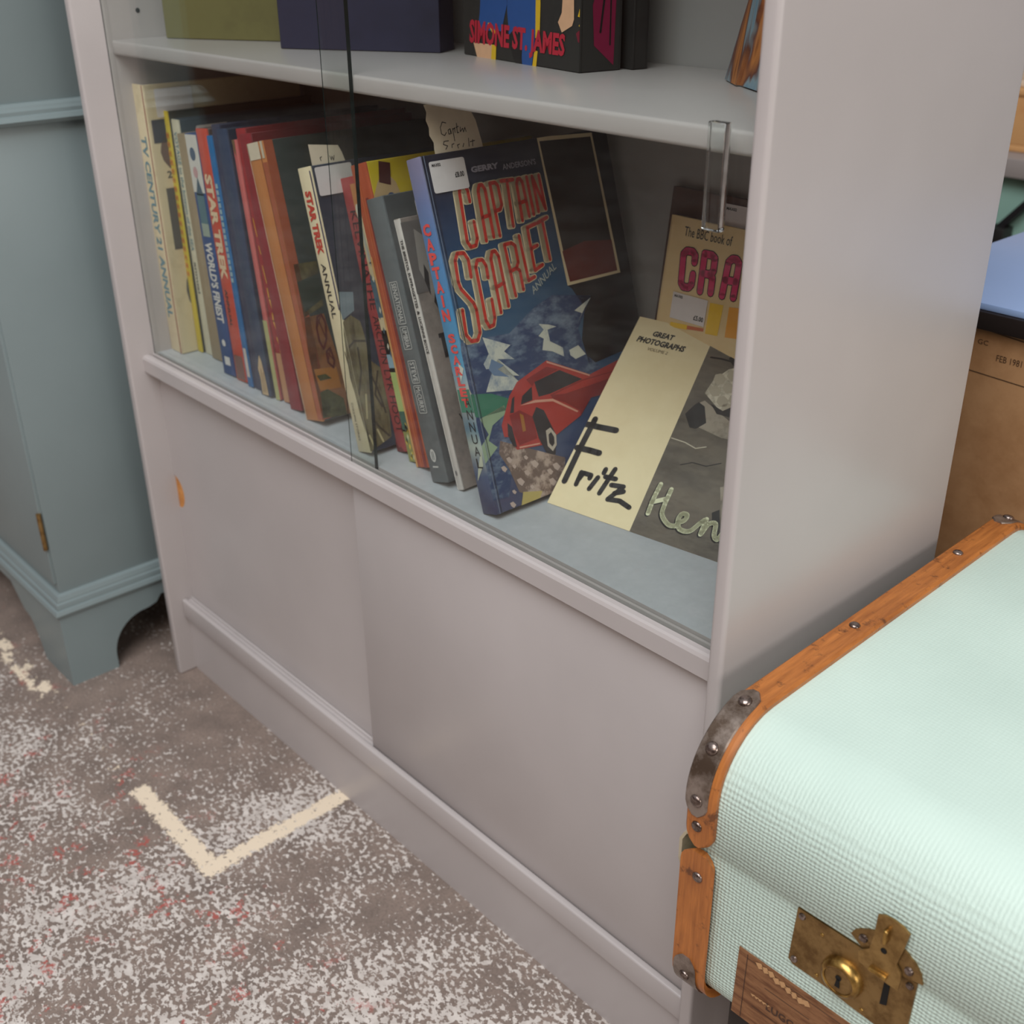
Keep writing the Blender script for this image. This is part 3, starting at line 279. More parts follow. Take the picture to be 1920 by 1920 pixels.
# ------------------------------------------------------------------ bookcase
W, D, T, ZD, ZS = 0.91, 0.285, 0.0125, 0.457, 0.8104; H = 1.2
case = empty('bookcase', (W / 2, D / 2, 0)); tag(case, 'grey painted bookcase with sliding glass doors above and wooden doors below', 'bookcase')
def cpart(name, mb, lab=None):
    o = mb.build(name); o.parent = case; o.location = (-W / 2, -D / 2, 0)
    if lab: o['label'] = lab
    return o
cpart('side_panel', MB().rbox((0, 0, 0), (T, D, H), M_CASE, 0.0025, 3))
cpart('side_panel', MB().rbox((W - T, 0, 0), (W, D, H), M_CASE, 0.0035, 4))
cpart('back_panel', MB().box((T, D - 0.008, 0.0), (W - T, D - 0.002, H - 0.015), M_BACK))
cpart('top_board', MB().rbox((T, 0.016, H - 0.016), (W - T, D - 0.008, H), M_CASE, 0.002))
# deck with two glass grooves
def deck_profile():
    g = 0.010
    return [(0.0176, 0.4375), (0.0176, 0.4535), (0.0190, 0.4562), (0.0215, 0.457), (0.0264, 0.457), (0.0264, 0.457 - g), (0.0308, 0.457 - g), (0.0308, 0.457), (0.0334, 0.457), (0.0334, 0.457 - g), (0.0378, 0.457 - g), (0.0378, 0.457), (D - 0.008, 0.457), (D - 0.008, 0.4375)]
mb = MB(); pr = deck_profile(); n = len(pr)
vs = [(T, y, z) for y, z in pr] + [(W - T, y, z) for y, z in pr]
mb.add(vs, [list(range(n)), [n + i for i in range(n)][::-1]], M_CASE)
for i in range(n):
    j = (i + 1) % n; mb.add(vs, [[i, j, n + j, n + i]], M_DECK if i == 11 else M_CASE)
cpart('deck_shelf', mb, 'grey shelf deck with grooves for the sliding glass')
cpart('shelf', MB().rbox((T, 0.0388, 0.7956), (W - T, D - 0.008, ZS), M_CASE, 0.0030, 3))
mb = MB()      # upper glass track under the top
mb.box((T, 0.0176, H - 0.03), (W - T, 0.0262, H - 0.016), M_CASE).box((T, 0.0310, H - 0.03), (W - T, 0.0332, H - 0.016), M_CASE).box((T, 0.038, H - 0.03), (W - T, 0.05, H - 0.016), M_CASE)
cpart('top_track', mb)
cpart('bottom_rail', MB().rbox((T, 0.0176, 0.0853), (W - T, 0.0250, 0.1138), M_CASE, 0.0022, 3).box((T, 0.0250, 0.0853), (W - T, 0.0312, 0.1088), M_CASE))
cpart('rail_ridge', MB().rbox((T, 0.0308, 0.0853), (0.455, 0.0338, 0.1128), M_CASE, 0.0008))
cpart('bottom_board', MB().box((T, 0.0338, 0.0853), (W - T, D - 0.008, 0.1000), M_CASE))
cpart('plinth', MB().box((T, 0.0245, 0.0), (W - T, 0.0400, 0.0853), M_CASE))
cpart('sliding_door', MB().rbox((0.437, 0.0254, 0.1092), (W - T, 0.0306, 0.4375), M_CASE, 0.0006), 'right sliding wooden door of the lower cupboard')
pts = [(T, 0.1005)] + [(0.458, 0.1005), (0.458, 0.4372), (T, 0.4372)]
for k in range(13):
    a = R(90 - 15 * k); pts.append((T + 0.0215 * math.cos(a), 0.2705 + 0.0235 * math.sin(a)))
door = cpart('sliding_door', MB().prism(pts, lambda u, v, d: (u, d, v), 0.0342, 0.0412, M_CASE, M_CASE), 'left sliding wooden door of the lower cupboard with finger notch')
fp = [(T + 0.0212 * math.cos(R(90 - 15 * k)), 0.2705 + 0.0232 * math.sin(R(90 - 15 * k))) for k in range(13)]
o = MB().prism(fp, lambda u, v, d: (u, d, v), 0.0360, 0.0408, M_RAW).build('finger_notch', door); o['label'] = 'bare orange wood inside the finger notch'
def pane(x0, x1, y0, y1, lab):
    z0, z1 = 0.4490, H - 0.018; mb = MB()
    mb.add([(x0,y0,z0),(x1,y0,z0),(x1,y0,z1),(x0,y0,z1),(x0,y1,z0),(x1,y1,z0),(x1,y1,z1),(x0,y1,z1)], [(0,1,2,3),(5,4,7,6)], M_GLASS)
    mb.add([(x0,y0,z0),(x1,y0,z0),(x1,y0,z1),(x0,y0,z1),(x0,y1,z0),(x1,y1,z0),(x1,y1,z1),(x0,y1,z1)], [(1,5,6,2),(0,4,5,1),(3,2,6,7)], M_GLASSEDGE)
    mb.add([(x0,y0,z0),(x0,y0+.0008,z0),(x0,y0+.0008,z1),(x0,y0,z1)], [(0,1,2,3)], M_GLASSEDGE); mb.add([(x0,y0+.0008,z0),(x0,y1,z0),(x0,y1,z1),(x0,y0+.0008,z1)], [(0,1,2,3)], M_GLASS)
    return cpart('glass_door', mb, lab)
pane(T + 0.0005, 0.4655, 0.0337, 0.0375, 'left clear glass sliding door')
gd = pane(0.4365, W - T - 0.0005, 0.0267, 0.0305, 'right clear glass sliding door')
def grip():
    t = NT('thick_glass_grip'); t.b.inputs['Transmission Weight'].default_value = 1.0; t.b.inputs['IOR'].default_value = 1.5; return t.fin((0.93, 0.97, 0.96, 1), 0.03)
o = MB().rbox((0.8505, 0.0205, 0.753), (0.8640, 0.0266, 0.8165), grip(), 0.0006, 1).build('finger_pull', gd); o['label'] = 'clear glass finger pull stuck on the glass'
mb = MB(); mb.add([(T + 0.0004, 0.075 + 0.0026 * math.cos(R(30 * k)), 0.838 + 0.0026 * math.sin(R(30 * k))) for k in range(12)], [list(range(12))], M_BLACK); cpart('shelf_pin_hole', mb)

# ------------------------------------------------------------------ teal cabinet
cab = empty('painted_cabinet', (-0.31, 0.08, 0)); tag(cab, 'teal grey painted cabinet on bracket feet, left of the bookcase', 'cabinet')
CX0, CX1, CY0, CY1 = -0.560, -0.0625, -0.1205, 0.27
def kpart(name, mb, lab=None):
    o = mb.build(name); o.parent = cab; o.location = (0.31, -0.08, 0)
    if lab: o['label'] = lab
    return o
BX1, BY0 = CX1 - 0.011, CY0 + 0.011
kpart('body', MB().rbox((CX0 + 0.011, BY0, 0.112), (BX1, CY1, 0.735), M_TEAL, 0.0015))
kpart('upper_body', MB().rbox((CX0 + 0.016, BY0 + 0.005, 0.735), (BX1 - 0.003, CY1, 1.35), M_TEAL, 0.0015))
kpart('door', MB().rbox((CX0 + 0.03, BY0 - 0.0035, 0.150), (BX1 - 0.004, BY0 + 0.004, 0.715), M_TEAL, 0.0012))
hg = MB().lathe([(0.0032, 0), (0.0032, 0.052)], M_BRASS, (BX1 - 0.003, BY0 - 0.0042, 0.203), 'z', 12); kpart('hinge', hg, 'small brass hinge')
def moulding(prof):
    """profile (out, z) run round the front and the right side"""
    mb = MB(); paths = []
    for out, z in prof: paths.append([(CX0 + 0.011 - out, CY1, z), (CX0 + 0.011 - out, BY0 - out, z), (BX1 + out, BY0 - out, z), (BX1 + out, CY1, z)])
    n = len(prof); vs = [p for pa in paths for p in pa]
    for i in range(n - 1):
        for k in range(3): mb.add(vs, [[i*4+k, i*4+k+1, (i+1)*4+k+1, (i+1)*4+k]], M_TEAL, False)
    for k in range(3): mb.add(vs, [[(n-1)*4+k, (n-1)*4+k+1, k+1, k]], M_TEAL)
    return mb
def arcprof(*arcs):
    pr = []
    for z0, z1, o0, o1 in arcs:
        for k in range(6):
            a = R(90 * k / 5); pr.append((o0 + (o1 - o0) * math.sin(a), z0 + (z1 - z0) * (1 - math.cos(a))))
    return pr
kpart('base_moulding', moulding([(-0.002, 0.108), (0.0135, 0.108), (0.0155, 0.1125), (0.0135, 0.1175), (0.0108, 0.1185), (0.0108, 0.1205), (0.0100, 0.1255), (0.0075, 0.1270), (0.0072, 0.1290), (0.0050, 0.1345), (0.0015, 0.1365), (-0.002, 0.1370)]))
kpart('waist_moulding', moulding([(-0.004, 0.722), (0.0085, 0.722), (0.0115, 0.7265), (0.0085, 0.7315), (0.0065, 0.7325), (0.0062, 0.7365), (0.0040, 0.7395), (0.0030, 0.7415), (0.0005, 0.7445), (-0.004, 0.7450)]))
# bracket foot plinths, cut with an arch
def side_arch(L):
    p = [(0, 0), (0.066, 0.0)]
    for k in range(10):
        a = R(180 - 9 * k); p.append((0.118 + 0.052 * math.cos(a), 0.020 + 0.054 * math.sin(a)))
    p += [(0.122, 0.0745), (0.134, 0.078), (0.142, 0.088), (L - 0.142, 0.088), (L - 0.134, 0.078), (L - 0.122, 0.0745)]
    for k in range(10):
        a = R(90 - 9 * k); p.append((L - 0.118 + 0.052 * math.cos(a), 0.020 + 0.054 * math.sin(a)))
    return p + [(L - 0.066, 0), (L, 0), (L, 0.109), (0, 0.109)]
def scallop(L):
    p = [(0, 0), (0.072, 0.0), (0.084, 0.030), (0.098, 0.050), (0.108, 0.056), (0.122, 0.058), (0.140, 0.074), (0.158, 0.090), (L - 0.158, 0.090), (L - 0.140, 0.074), (L - 0.122, 0.058), (L - 0.108, 0.056), (L - 0.098, 0.050), (L - 0.084, 0.030), (L - 0.072, 0), (L, 0), (L, 0.109), (0, 0.109)]
    return p

def kprism(name, pts, fn, d0, d1):
    o = MB().prism(pts, fn, d0, d1, M_TEAL).build(name); earclip(o); o.parent = cab; o.location = (0.31, -0.08, 0); return o
kprism('bracket_foot', side_arch(CY1 - CY0), lambda u, v, d: (CX1 - d, CY0 + u, v), 0.0, 0.018)
kprism('bracket_foot', side_arch(CY1 - CY0), lambda u, v, d: (CX0 + d, CY0 + u, v), 0.0, 0.018)
kprism('bracket_foot', scallop(CX1 - CX0 - 0.0364), lambda u, v, d: (CX1 - 0.0182 - u, CY0 + d, v), 0.0, 0.018)

# ------------------------------------------------------------------ books
M_PAGES = NT('book_pages')
_w = M_PAGES.noise(3, 2, 0.5, M_PAGES.mapping((500, 1, 1))); M_PAGES = M_PAGES.fin(M_PAGES.mix(_w, rgb(196, 182, 155), rgb(160, 143, 115)), 0.8)
M_STICK = ink(214, 206, 206, 0.5, 0.04, 'sticker_paper')
K = {k: ink(*v) for k, v in dict(cream=(226, 208, 172), red=(196, 52, 40), dark=(24, 22, 26), dkbrown=(44, 34, 30), maroon=(104, 40, 34), maroon2=(92, 36, 34), navy=(58, 76, 112), ice=(196, 200, 190), blueice=(108, 130, 160), green=(58, 120, 96), sage=(150, 170, 140), dirt=(138, 116, 104), sand=(190, 170, 104), paledirt=(196, 174, 164), carred=(178, 62, 58), cardark=(52, 48, 54), carlite=(220, 160, 140), cardeep=(140, 46, 48), hub=(196, 184, 170),
    ink=(28, 26, 28), pale=(214, 212, 178), pale2=(190, 180, 160), fleece=(206, 196, 176), fleece2=(180, 168, 148), black=(30, 27, 26), skin=(150, 138, 124), magenta=(204, 34, 96), yellow=(226, 182, 40), amber=(222, 150, 32), rust=(190, 96, 50), denim=(44, 84, 150), bookblack=(34, 32, 32), flesh=(226, 176, 140), darkred=(120, 30, 48), olive=(92, 84, 52), brown=(134, 86, 52), ochre=(170, 110, 50), moss=(74, 76, 46), pine=(50, 60, 52), skyblue=(124, 140, 150), khaki=(118, 108, 76), umber=(62, 54, 38), creamy=(196, 182, 140)).items()}
K['navy'] = worn('painted_mountains', (54, 70, 106), (120, 136, 156), 30, .48, .66, .4, (1, 1, 2)); K['dirt'] = worn('painted_dirt', (120, 100, 92), (186, 164, 152), 70, .48, .6, .4); K['khaki'] = worn('painted_khaki', (126, 116, 84), (84, 74, 50), 45, .42, .62, .45, (1, 2, .6)); K['brown'] = worn('painted_earth', (140, 92, 58), (104, 70, 44), 40, .42, .62, .45); K['moss'] = worn('painted_moss', (84, 84, 52), (50, 54, 34), 60, .42, .6, .45); K['olive'] = worn('painted_hills', (104, 94, 62), (66, 60, 42), 50, .42, .62, .45); K['fleece'] = worn('photo_fleece', (212, 202, 182), (150, 140, 122), 70, .45, .62, .5); K['skin'] = worn('photo_grey', (160, 148, 132), (96, 88, 78), 40, .45, .66, .5)
K['ice'] = worn('painted_snow', (206, 206, 194), (140, 152, 166), 60, .46, .66, .4)
BG = 'annuals and picture books on the lower shelf'
def book(name, label, x, y, lean, h, t, d, cover, spine=None, yaw=0.0, z=ZD, cat='book', group=BG, board=0.0024, inset=0.003):
    r = empty(name, (x, y, z + 0.0004), (0, -R(lean), R(yaw))); tag(r, label, cat, group); sp = spine or cover
    MB().rbox((0, 0, 0), (t, board, h), sp, 0.0009, 2).build('spine', r)
    MB().rbox((t - board, board * 0.6, 0), (t, d, h), cover, 0.0006, 1).build('front_cover', r)
    MB().rbox((0, board * 0.6, 0), (board, d, h), cover, 0.0006, 1).build('back_cover', r)
    MB().box((board, board, inset), (t - board, d - inset, h - inset), M_PAGES).build('pages', r)
    r['_d'] = 0; del r['_d']
    return r
def SP(t, h): return Print(lambda u, v, l: (u, -l, v), (0, 0, t, h))
def CV(t, d, h): return Print(lambda u, v, l: (t + l, u, v), (0, 0, d, h))
def sticker(parent, t, u0, v0, w, h, lines=(), plane='cover'):
    n = 4; r = 0.002; pts = []
    for cx, cy, a0 in ((u0 + w - r, v0 + h - r, 0), (u0 + r, v0 + h - r, 90), (u0 + r, v0 + r, 180), (u0 + w - r, v0 + r, 270)):
        pts += [(cx + r * math.cos(R(a0 + 90 * k / n)), cy + r * math.sin(R(a0 + 90 * k / n))) for k in range(n + 1)]
    fn = (lambda u, v, l: (t + l, u, v)) if plane == 'cover' else (lambda u, v, l: (u, -l, v))
    s = MB().prism(pts, fn, 0.0009, 0.0013, M_STICK).build('price_sticker', parent); s['label'] = 'white price sticker'
    if lines:
        p = Print(lambda u, v, l: fn(u, v, l + 0.0012))
        for tx, a, b, c, e in lines: p.text(tx, a, b, c, e, K['ink'], 1, 0, 0.03)
        p.build('sticker_print', s)
    return s
SPINE_DK = K['ink']
# 1 cream annual
h, t, d = .307, .0285, .20
b = book('annual_book', 'cream annual with blue spine lettering, first book from the left', .0134, .056, .8, h, t, d, worn('cream_cover', (214, 196, 160), (190, 170, 132), 20), worn('cream_spine', (224, 204, 166), (200, 180, 142), 30))
p = SP(t, h); tq = ink(92, 138, 150); p.text('TV CENTURY 21 ANNUAL', .0060, .042, .0190, .252, ink(70, 128, 144), 3, -90, .03).rect(.0245, 0, .0265, h, ink(156, 62, 44), 2); p.build('spine_print', b)
p = CV(t, d, h); p.rect(.010, .125, .12, .195, ink(84, 74, 68), 2).disc(.062, .075, .045, .045, ink(92, 84, 80), 2).disc(.07, .235, .06, .035, ink(110, 84, 72), 2).rect(.004, .245, .05, .27, ink(60, 56, 66), 2).rect(.035, .235, .05, .262, ink(206, 182, 40), 3); p.text('21', .014, .206, .024, .214, ink(84, 78, 70), 3); p.build('cover_print', b)
sticker(b, t, .012, .272, .045, .03)
# 2 yellow
h, t, d = .279, .0105, .19
b = book('annual_book', 'thin yellow spined book beside the cream annual', .043, .076, 1.5, h, t, d, ink(66, 58, 50), worn('yellow_spine', (212, 186, 48), (196, 160, 40), 40))
p = SP(t, h); o_ = ink(196, 122, 30); p.text('ANNUAL STORIES', .002, .075, .0085, .255, o_, 3, -90); p.mb = MB()
for k in range(17):
    v0 = .25 - k * .0098; p.rect(.002, v0, .0085, v0 + .006, ink(206, 134 + 6 * (k % 3), 34), 3).rect(.004, v0 + .002, .0065, v0 + .004, ink(170, 92, 26), 4)
p.build('spine_print', b)
# 3 voyage
h, t, d = .271, .017, .19
b = book('annual_book', 'white spined annual with a long pale blue title', .0565, .079, 1.9, h, t, d, ink(60, 70, 84), worn('white_spine', (212, 204, 180), (192, 180, 150), 30))
p = SP(t, h); p.text('VOYAGE to the bottom of the SEA', .0035, .125, .0105, .258, ink(104, 138, 150), 3, -90, .01).text('annual', .005, .075, .010, .112, ink(70, 70, 70), 3, -90); p.build('spine_print', b)
sticker(b, t, .02, .235, .04, .028)
# 4 tan
h, t, d = .258, .044, .19
b = book('annual_book', 'plain tan spined book next to the white annual', .078, .076, 3.2, h, t, d, worn('tan_cover', (150, 128, 100), (176, 160, 134), 24), worn('tan_spine', (158, 136, 106), (180, 162, 132), 26, stretch=(1, 1, .3)))
# 5 world's finest
h, t, d = .266, .026, .20
b = book('annual_book', 'blue annual with bold white capitals down its spine', .134, .060, 4.5, h, t, d, ink(48, 66, 112), worn('blue_spine', (44, 66, 122), (60, 84, 136), 40))
p = SP(t, h); wt = ink(214, 208, 204); p.rect(.001, .205, t, h - .001, ink(210, 204, 196), 2).disc(.012, .245, .006, .007, ink(70, 84, 110), 3).disc(.012, .226, .005, .006, ink(196, 150, 150), 3).poly([(.006, .202), (.014, .222), (.022, .202)], ink(62, 82, 98), 3).rect(.006, .172, .022, .204, ink(80, 110, 120), 3).rect(.006, .158, .022, .172, ink(150, 160, 146), 3)
p.text("WORLD'S FINEST", .006, .062, .022, .152, wt, 4, -90, .04).disc(.012, .038, .004, .004, wt, 3).rect(.008, .012, .020, .022, wt, 3); p.build('spine_print', b)
# 6 star trek (red)
h, t, d = .274, .024, .20
b = book('annual_book', 'red spined annual with cream capitals, leaning on the blue one', .163, .060, 5.0, h, t, d, ink(92, 80, 76), worn('scarlet_spine', (196, 72, 50), (178, 62, 48), 40))
p = SP(t, h); p.text('STAR TREK', .004, .115, .019, .228, ink(224, 196, 160), 3, -90, .05).text('ANNUAL', .006, .062, .012, .105, SPINE_DK, 3, -90).rect(.003, .002, .021, .03, ink(110, 72, 62), 2); p.build('spine_print', b)
# 7 bright blue
h, t, d = .270, .0105, .20
b = book('annual_book', 'slim bright blue spined book beside the red annual', .191, .058, 5.6, h, t, d, ink(50, 62, 92), worn('azure_spine', (28, 104, 160), (40, 118, 172), 60))
p = SP(t, h)
for k in range(16): p.rect(.003, .118 + k * .0066, .0078, .1228 + k * .0066, ink(150, 178, 186), 3)
p.rect(.003, .012, .009, .045, ink(196, 188, 182), 3); p.build('spine_print', b)
# 8 navy
h, t, d = .282, .0165, .20
b = book('annual_book', 'faded navy book with a worn dusty spine', .203, .060, 6.0, h, t, d, worn('navy_cover', (46, 50, 72), (80, 80, 96), 14), worn('navy_spine', (58, 62, 84), (84, 82, 94), 22))
# 9 dark teal, torn tail
h, t, d = .280, .021, .20
b = book('annual_book', 'dark blue book with a torn cream patch at the foot of its spine', .2225, .056, 6.6, h, t, d, worn('teal_cover', (40, 48, 66), (66, 72, 86), 14), worn('slate_spine', (52, 66, 92), (60, 84, 98), 26))
p = SP(t, h); p.poly([(.004, .001), (.017, .001), (.0155, .022), (.013, .040), (.010, .046), (.007, .040), (.003, .030), (.005, .02)], ink(196, 168, 130), 2).stroke([(.008, .004), (.009, .03)], .0012, ink(110, 84, 60), 3).stroke([(.012, .004), (.0125, .026)], .001, ink(120, 92, 66), 3); p.build('spine_print', b)
# 10 pink / pale green
h, t, d = .272, .0085, .20
b = book('annual_book', 'thin faded pink spine with pale green lower third', .2475, .060, 7.3, h, t, d, ink(150, 72, 72), worn('pink_spine', (196, 104, 100), (186, 82, 84), 30, stretch=(1, 1, .3)))
p = SP(t, h); p.rect(0, 0, t, .088, ink(176, 172, 118), 2).poly([(.001, h), (.006, h), (.005, h - .016), (.002, h - .010)], ink(120, 96, 66), 3); p.build('spine_print', b)
# 11 red with yellow flourish
h, t, d = .284, .0175, .20
b = book('annual_book', 'red spine with a broken yellow script and bare tan foot', .260, .062, 8.2, h, t, d, ink(128, 40, 44), worn('crimson_spine', (158, 48, 52), (130, 34, 42), 20, stretch=(1, 1, .3)))
p = SP(t, h); yl = ink(222, 166, 60)
for pl in ([(.004, .196), (.006, .178)], [(.006, .168), (.0075, .160)], [(.006, .148), (.0085, .130)], [(.0075, .124), (.008, .114), (.0105, .104)], [(.009, .098), (.0085, .09), (.0125, .078)], [(.0095, .072), (.0125, .064), (.0115, .056)]): p.stroke(pl, .0022 if pl[0][1] < .13 else .0014, yl, 3)
p.rect(.001, .001, .012, .055, ink(184, 134, 96), 2); p.build('spine_print', b)
# 12 dark red
h, t, d = .282, .022, .20
b = book('annual_book', 'dark red plain spined book left of the orange one', .282, .056, 9.5, h, t, d, ink(110, 36, 40), worn('darkred_spine', (138, 40, 48), (120, 36, 42), 24, stretch=(1, 1, .4)))
# 13 orange
h, t, d = .279, .032, .20
b = book('annual_book', 'thick orange tan book with a brown farm scene on its cover', .320, .052, 13.1, h, t, d, worn('farm_cover', (58, 66, 64), (78, 78, 66), 18), worn('orange_spine', (190, 124, 72), (178, 104, 60), 16, stretch=(1, 1, .25)))
p = SP(t, h); p.rect(.023, .002, .032, h - .02, ink(166, 90, 62), 2).rect(.0005, h - .016, .0225, h, ink(214, 200, 178), 3).rect(.0255, h - .016, .030, h, ink(200, 186, 164), 3).rect(.0, .0, .0013, h, ink(210, 180, 150), 3).stroke([(.0235, .01), (.0228, .27)], .001, ink(120, 66, 40), 3); p.build('spine_print', b)
p = CV(t, d, h); p.rect(.0, .002, .010, h, ink(160, 84, 58), 1).art(PRINTS['or'], K); earclip(p.build('cover_print', b))
# 14 star trek annual (cream)
h, t, d = .271, .0215, .20
b = book('annual_book', 'cream spined annual with red title and khaki figure on its cover', .424, .044, 14.1, h, t, d, worn('nightblue_cover', (46, 52, 68), (74, 84, 96), 12), worn('ivory_spine', (222, 206, 172), (206, 188, 152), 30))
p = SP(t, h); p.text('STAR TREK', .0045, .192, .0155, .250, ink(196, 60, 44), 3, -90, .05).text('ANNUAL', .0055, .132, .013, .184, SPINE_DK, 3, -90, .01).text('COLLINS STORIES', .006, .012, .009, .05, SPINE_DK, 3, -90, 0)
p.poly([(.019, .115), (.0215, .125), (.0215, .02), (.018, .04), (.0165, .06), (.014, .075), (.016, .095)], K['khaki'], 2).stroke([(.0145, .10), (.0165, .082), (.0155, .07)], .0012, K['umber'], 3).rect(.0195, .14, .0215, h - .004, ink(70, 60, 90), 2); earclip(p.build('spine_print', b))
p = CV(t, d, h); p.art(PRINTS['st'], K); earclip(p.build('cover_print', b))
sticker(b, t, .004, .2435, .040, .0255, (('£5.00', .032, .246, .042, .2495),))
# 15 red thin lettered
h, t, d = .262, .024, .18
b = book('annual_book', 'frayed red spine with thin black lettering behind the glass edge', .4495, .073, 14.7, h, t, d, ink(120, 46, 46), worn('brick_spine', (168, 66, 66), (150, 52, 54), 24))
p = SP(t, h); p.text('KELVINATHE', .006, .14, .0165, .232, ink(70, 32, 34), 3, -90, 0).text('ARCHUN', .006, .088, .0165, .134, ink(70, 32, 34), 3, -90, 0).text('LYK HOOT', .006, .020, .0165, .082, ink(70, 32, 34), 3, -90, 0).poly([(0, 0), (.012, 0), (.008, .005), (.004, .004), (.0, .012)], ink(110, 40, 42), 2); p.build('spine_print', b)
# 16 multicoloured
h, t, d = .262, .0115, .19
b = book('annual_book', 'thin spine painted with sky, lime green and yellow flowers', .4765, .067, 15.2, h, t, d, ink(150, 140, 110), worn('floral_spine', (196, 176, 140), (206, 190, 160), 40))
p = SP(t, h); p.rect(0, .235, t, h, ink(196, 130, 80), 1)
for v0, v1, c in ((.14, .175, (70, 96, 110)), (.125, .14, (206, 186, 150)), (.105, .125, (64, 92, 90)), (.088, .128, (134, 164, 180)), (.050, .092, (168, 184, 110)), (.03, .05, (60, 98, 84)), (.0, .032, (140, 140, 80))): p.rect(0, v0, t, v1, ink(*c), 2)
for k in range(26):
    v = random.uniform(.002, .055) if k < 16 else random.uniform(.10, .18); u = random.uniform(.001, t - .001); c = random.choice([(214, 182, 60), (46, 84, 70), (196, 196, 150), (60, 96, 84)]) if k < 16 else random.choice([(206, 200, 180), (58, 84, 104)])
    p.poly([(u - .0015, v), (u, v - .003), (u + .0018, v + .001), (u, v + .004)], ink(*c), 3)
p.disc(.004, .238, .003, .006, ink(214, 206, 190), 3).stroke([(.003, .232), (.006, .19)], .003, ink(170, 170, 160), 3); p.build('spine_print', b)
# 17 orange brown with yellow cover
h, t, d = .281, .024, .20
b = book('annual_book', 'rust orange spined book whose yellow cover shows above the grey one', .4915, .064, 15.9, h, t, d, worn('yellow_cover', (204, 178, 36), (190, 164, 30), 16), worn('rust_spine', (180, 84, 50), (150, 56, 40), 18, stretch=(1, 1, .2)))
p = SP(t, h); p.rect(.013, 0, .0175, h - .03, ink(128, 44, 38), 2).rect(.0, .0, .003, .2, ink(206, 150, 90), 2).rect(.008, .0, .0092, h, ink(200, 104, 60), 2); p.build('spine_print', b)
p = CV(t, d, h); p.poly([(.001, .205), (.03, .205), (.034, .235), (.028, .26), (.018, .272), (.008, .262), (.001, .25)], ink(190, 160, 120), 2).poly([(.006, .215), (.03, .21), (.033, .232), (.018, .238)], ink(70, 60, 50), 3).disc(.02, .248, .004, .004, ink(60, 76, 110), 3).poly([(.010, .262), (.022, .258), (.026, .277), (.014, .28)], ink(72, 26, 24), 3); p.build('cover_print', b)
# 18 grey
h, t, d = .259, .024, .20
b = book('photo_book', 'grey hardback with white boxed capitals on its spine', .528, .054, 17.5, h, t, d, worn('charcoal_cover', (72, 74, 76), (60, 62, 64), 20), worn('grey_spine', (98, 102, 104), (84, 88, 90), 30))
p = SP(t, h); w2 = ink(196, 194, 190)
for v0, v1, tx in ((.148, .186, 'SENSATIONAL'), (.125, .146, 'UMBRIA'), (.094, .115, 'STEVE'), (.066, .092, 'McCURRY')):
    p.text(tx, .0085, v0 + .0016, .0155, v1 - .0016, w2, 3, -90, .01)
    for a, b_, c, e in ((.006, v0, .018, v0 + .0006), (.006, v1 - .0006, .018, v1), (.006, v0, .0067, v1), (.0173, v0, .018, v1)): p.rect(a, b_, c, e, w2, 3)
p.disc(.0112, .026, .0042, .0062, w2, 3).rect(.0095, .022, .0105, .030, ink(98, 102, 104), 4).rect(.0118, .022, .0128, .030, ink(98, 102, 104), 4).rect(.007, .0145, .0155, .016, w2, 3); p.build('spine_print', b)
sticker(b, t, .033, .215, .045, .036, (('MAX02', .037, .245, .05, .2485),))
# 19 white paperback
h, t, d = .246, .0085, .17
b = book('paperback_book', 'thin white spined paperback with a grey photo cover, beside the tall blue annual', .5565, .061, 18.2, h, t, d, worn('grey_photo_cover', (150, 136, 128), (104, 96, 92), 12, .42, .62), worn('white_paper_spine', (206, 198, 192), (190, 180, 172), 40), board=.0008, inset=.0001)
p = SP(t, h); p.text('THE BRISTOL SUFFRAGETTES', .0025, .168, .0062, .228, SPINE_DK, 3, -90, .02).text('LUCIENNE BOYCE', .0025, .127, .0062, .160, SPINE_DK, 3, -90, .02).text('&', .0025, .162, .0062, .1655, SPINE_DK, 3, -90); p.disc(.004, .016, .0014, .0025, ink(120, 116, 114), 3).build('spine_print', b)
p = CV(t, d, h); p.rect(.0, .18, .03, h - .004, ink(104, 98, 96), 1).poly([(.018, .17), (.026, .19), (.024, .225), (.012, .235), (.008, .2)], ink(150, 142, 136), 2)
p.text('S', .017, .078, .034, .112, K['ink'], 3, 0, .01).text('VOL', .014, .058, .04, .068, K['ink'], 3, 0, .0).text('L', .021, .018, .036, .05, K['ink'], 3, 0, .02).text('I', .014, .12, .02, .142, K['ink'], 3, 0, .02).rect(.012, .138, .022, .142, K['ink'], 3)
for u, v, a, c in ((.02, .17, .004, .01), (.026, .182, .005, .006), (.014, .19, .003, .014), (.022, .205, .003, .004)): p.poly([(u - a, v), (u, v - c), (u + a, v + c * .4), (u, v + c)], K['ink'], 3)
p.build('cover_print', b)
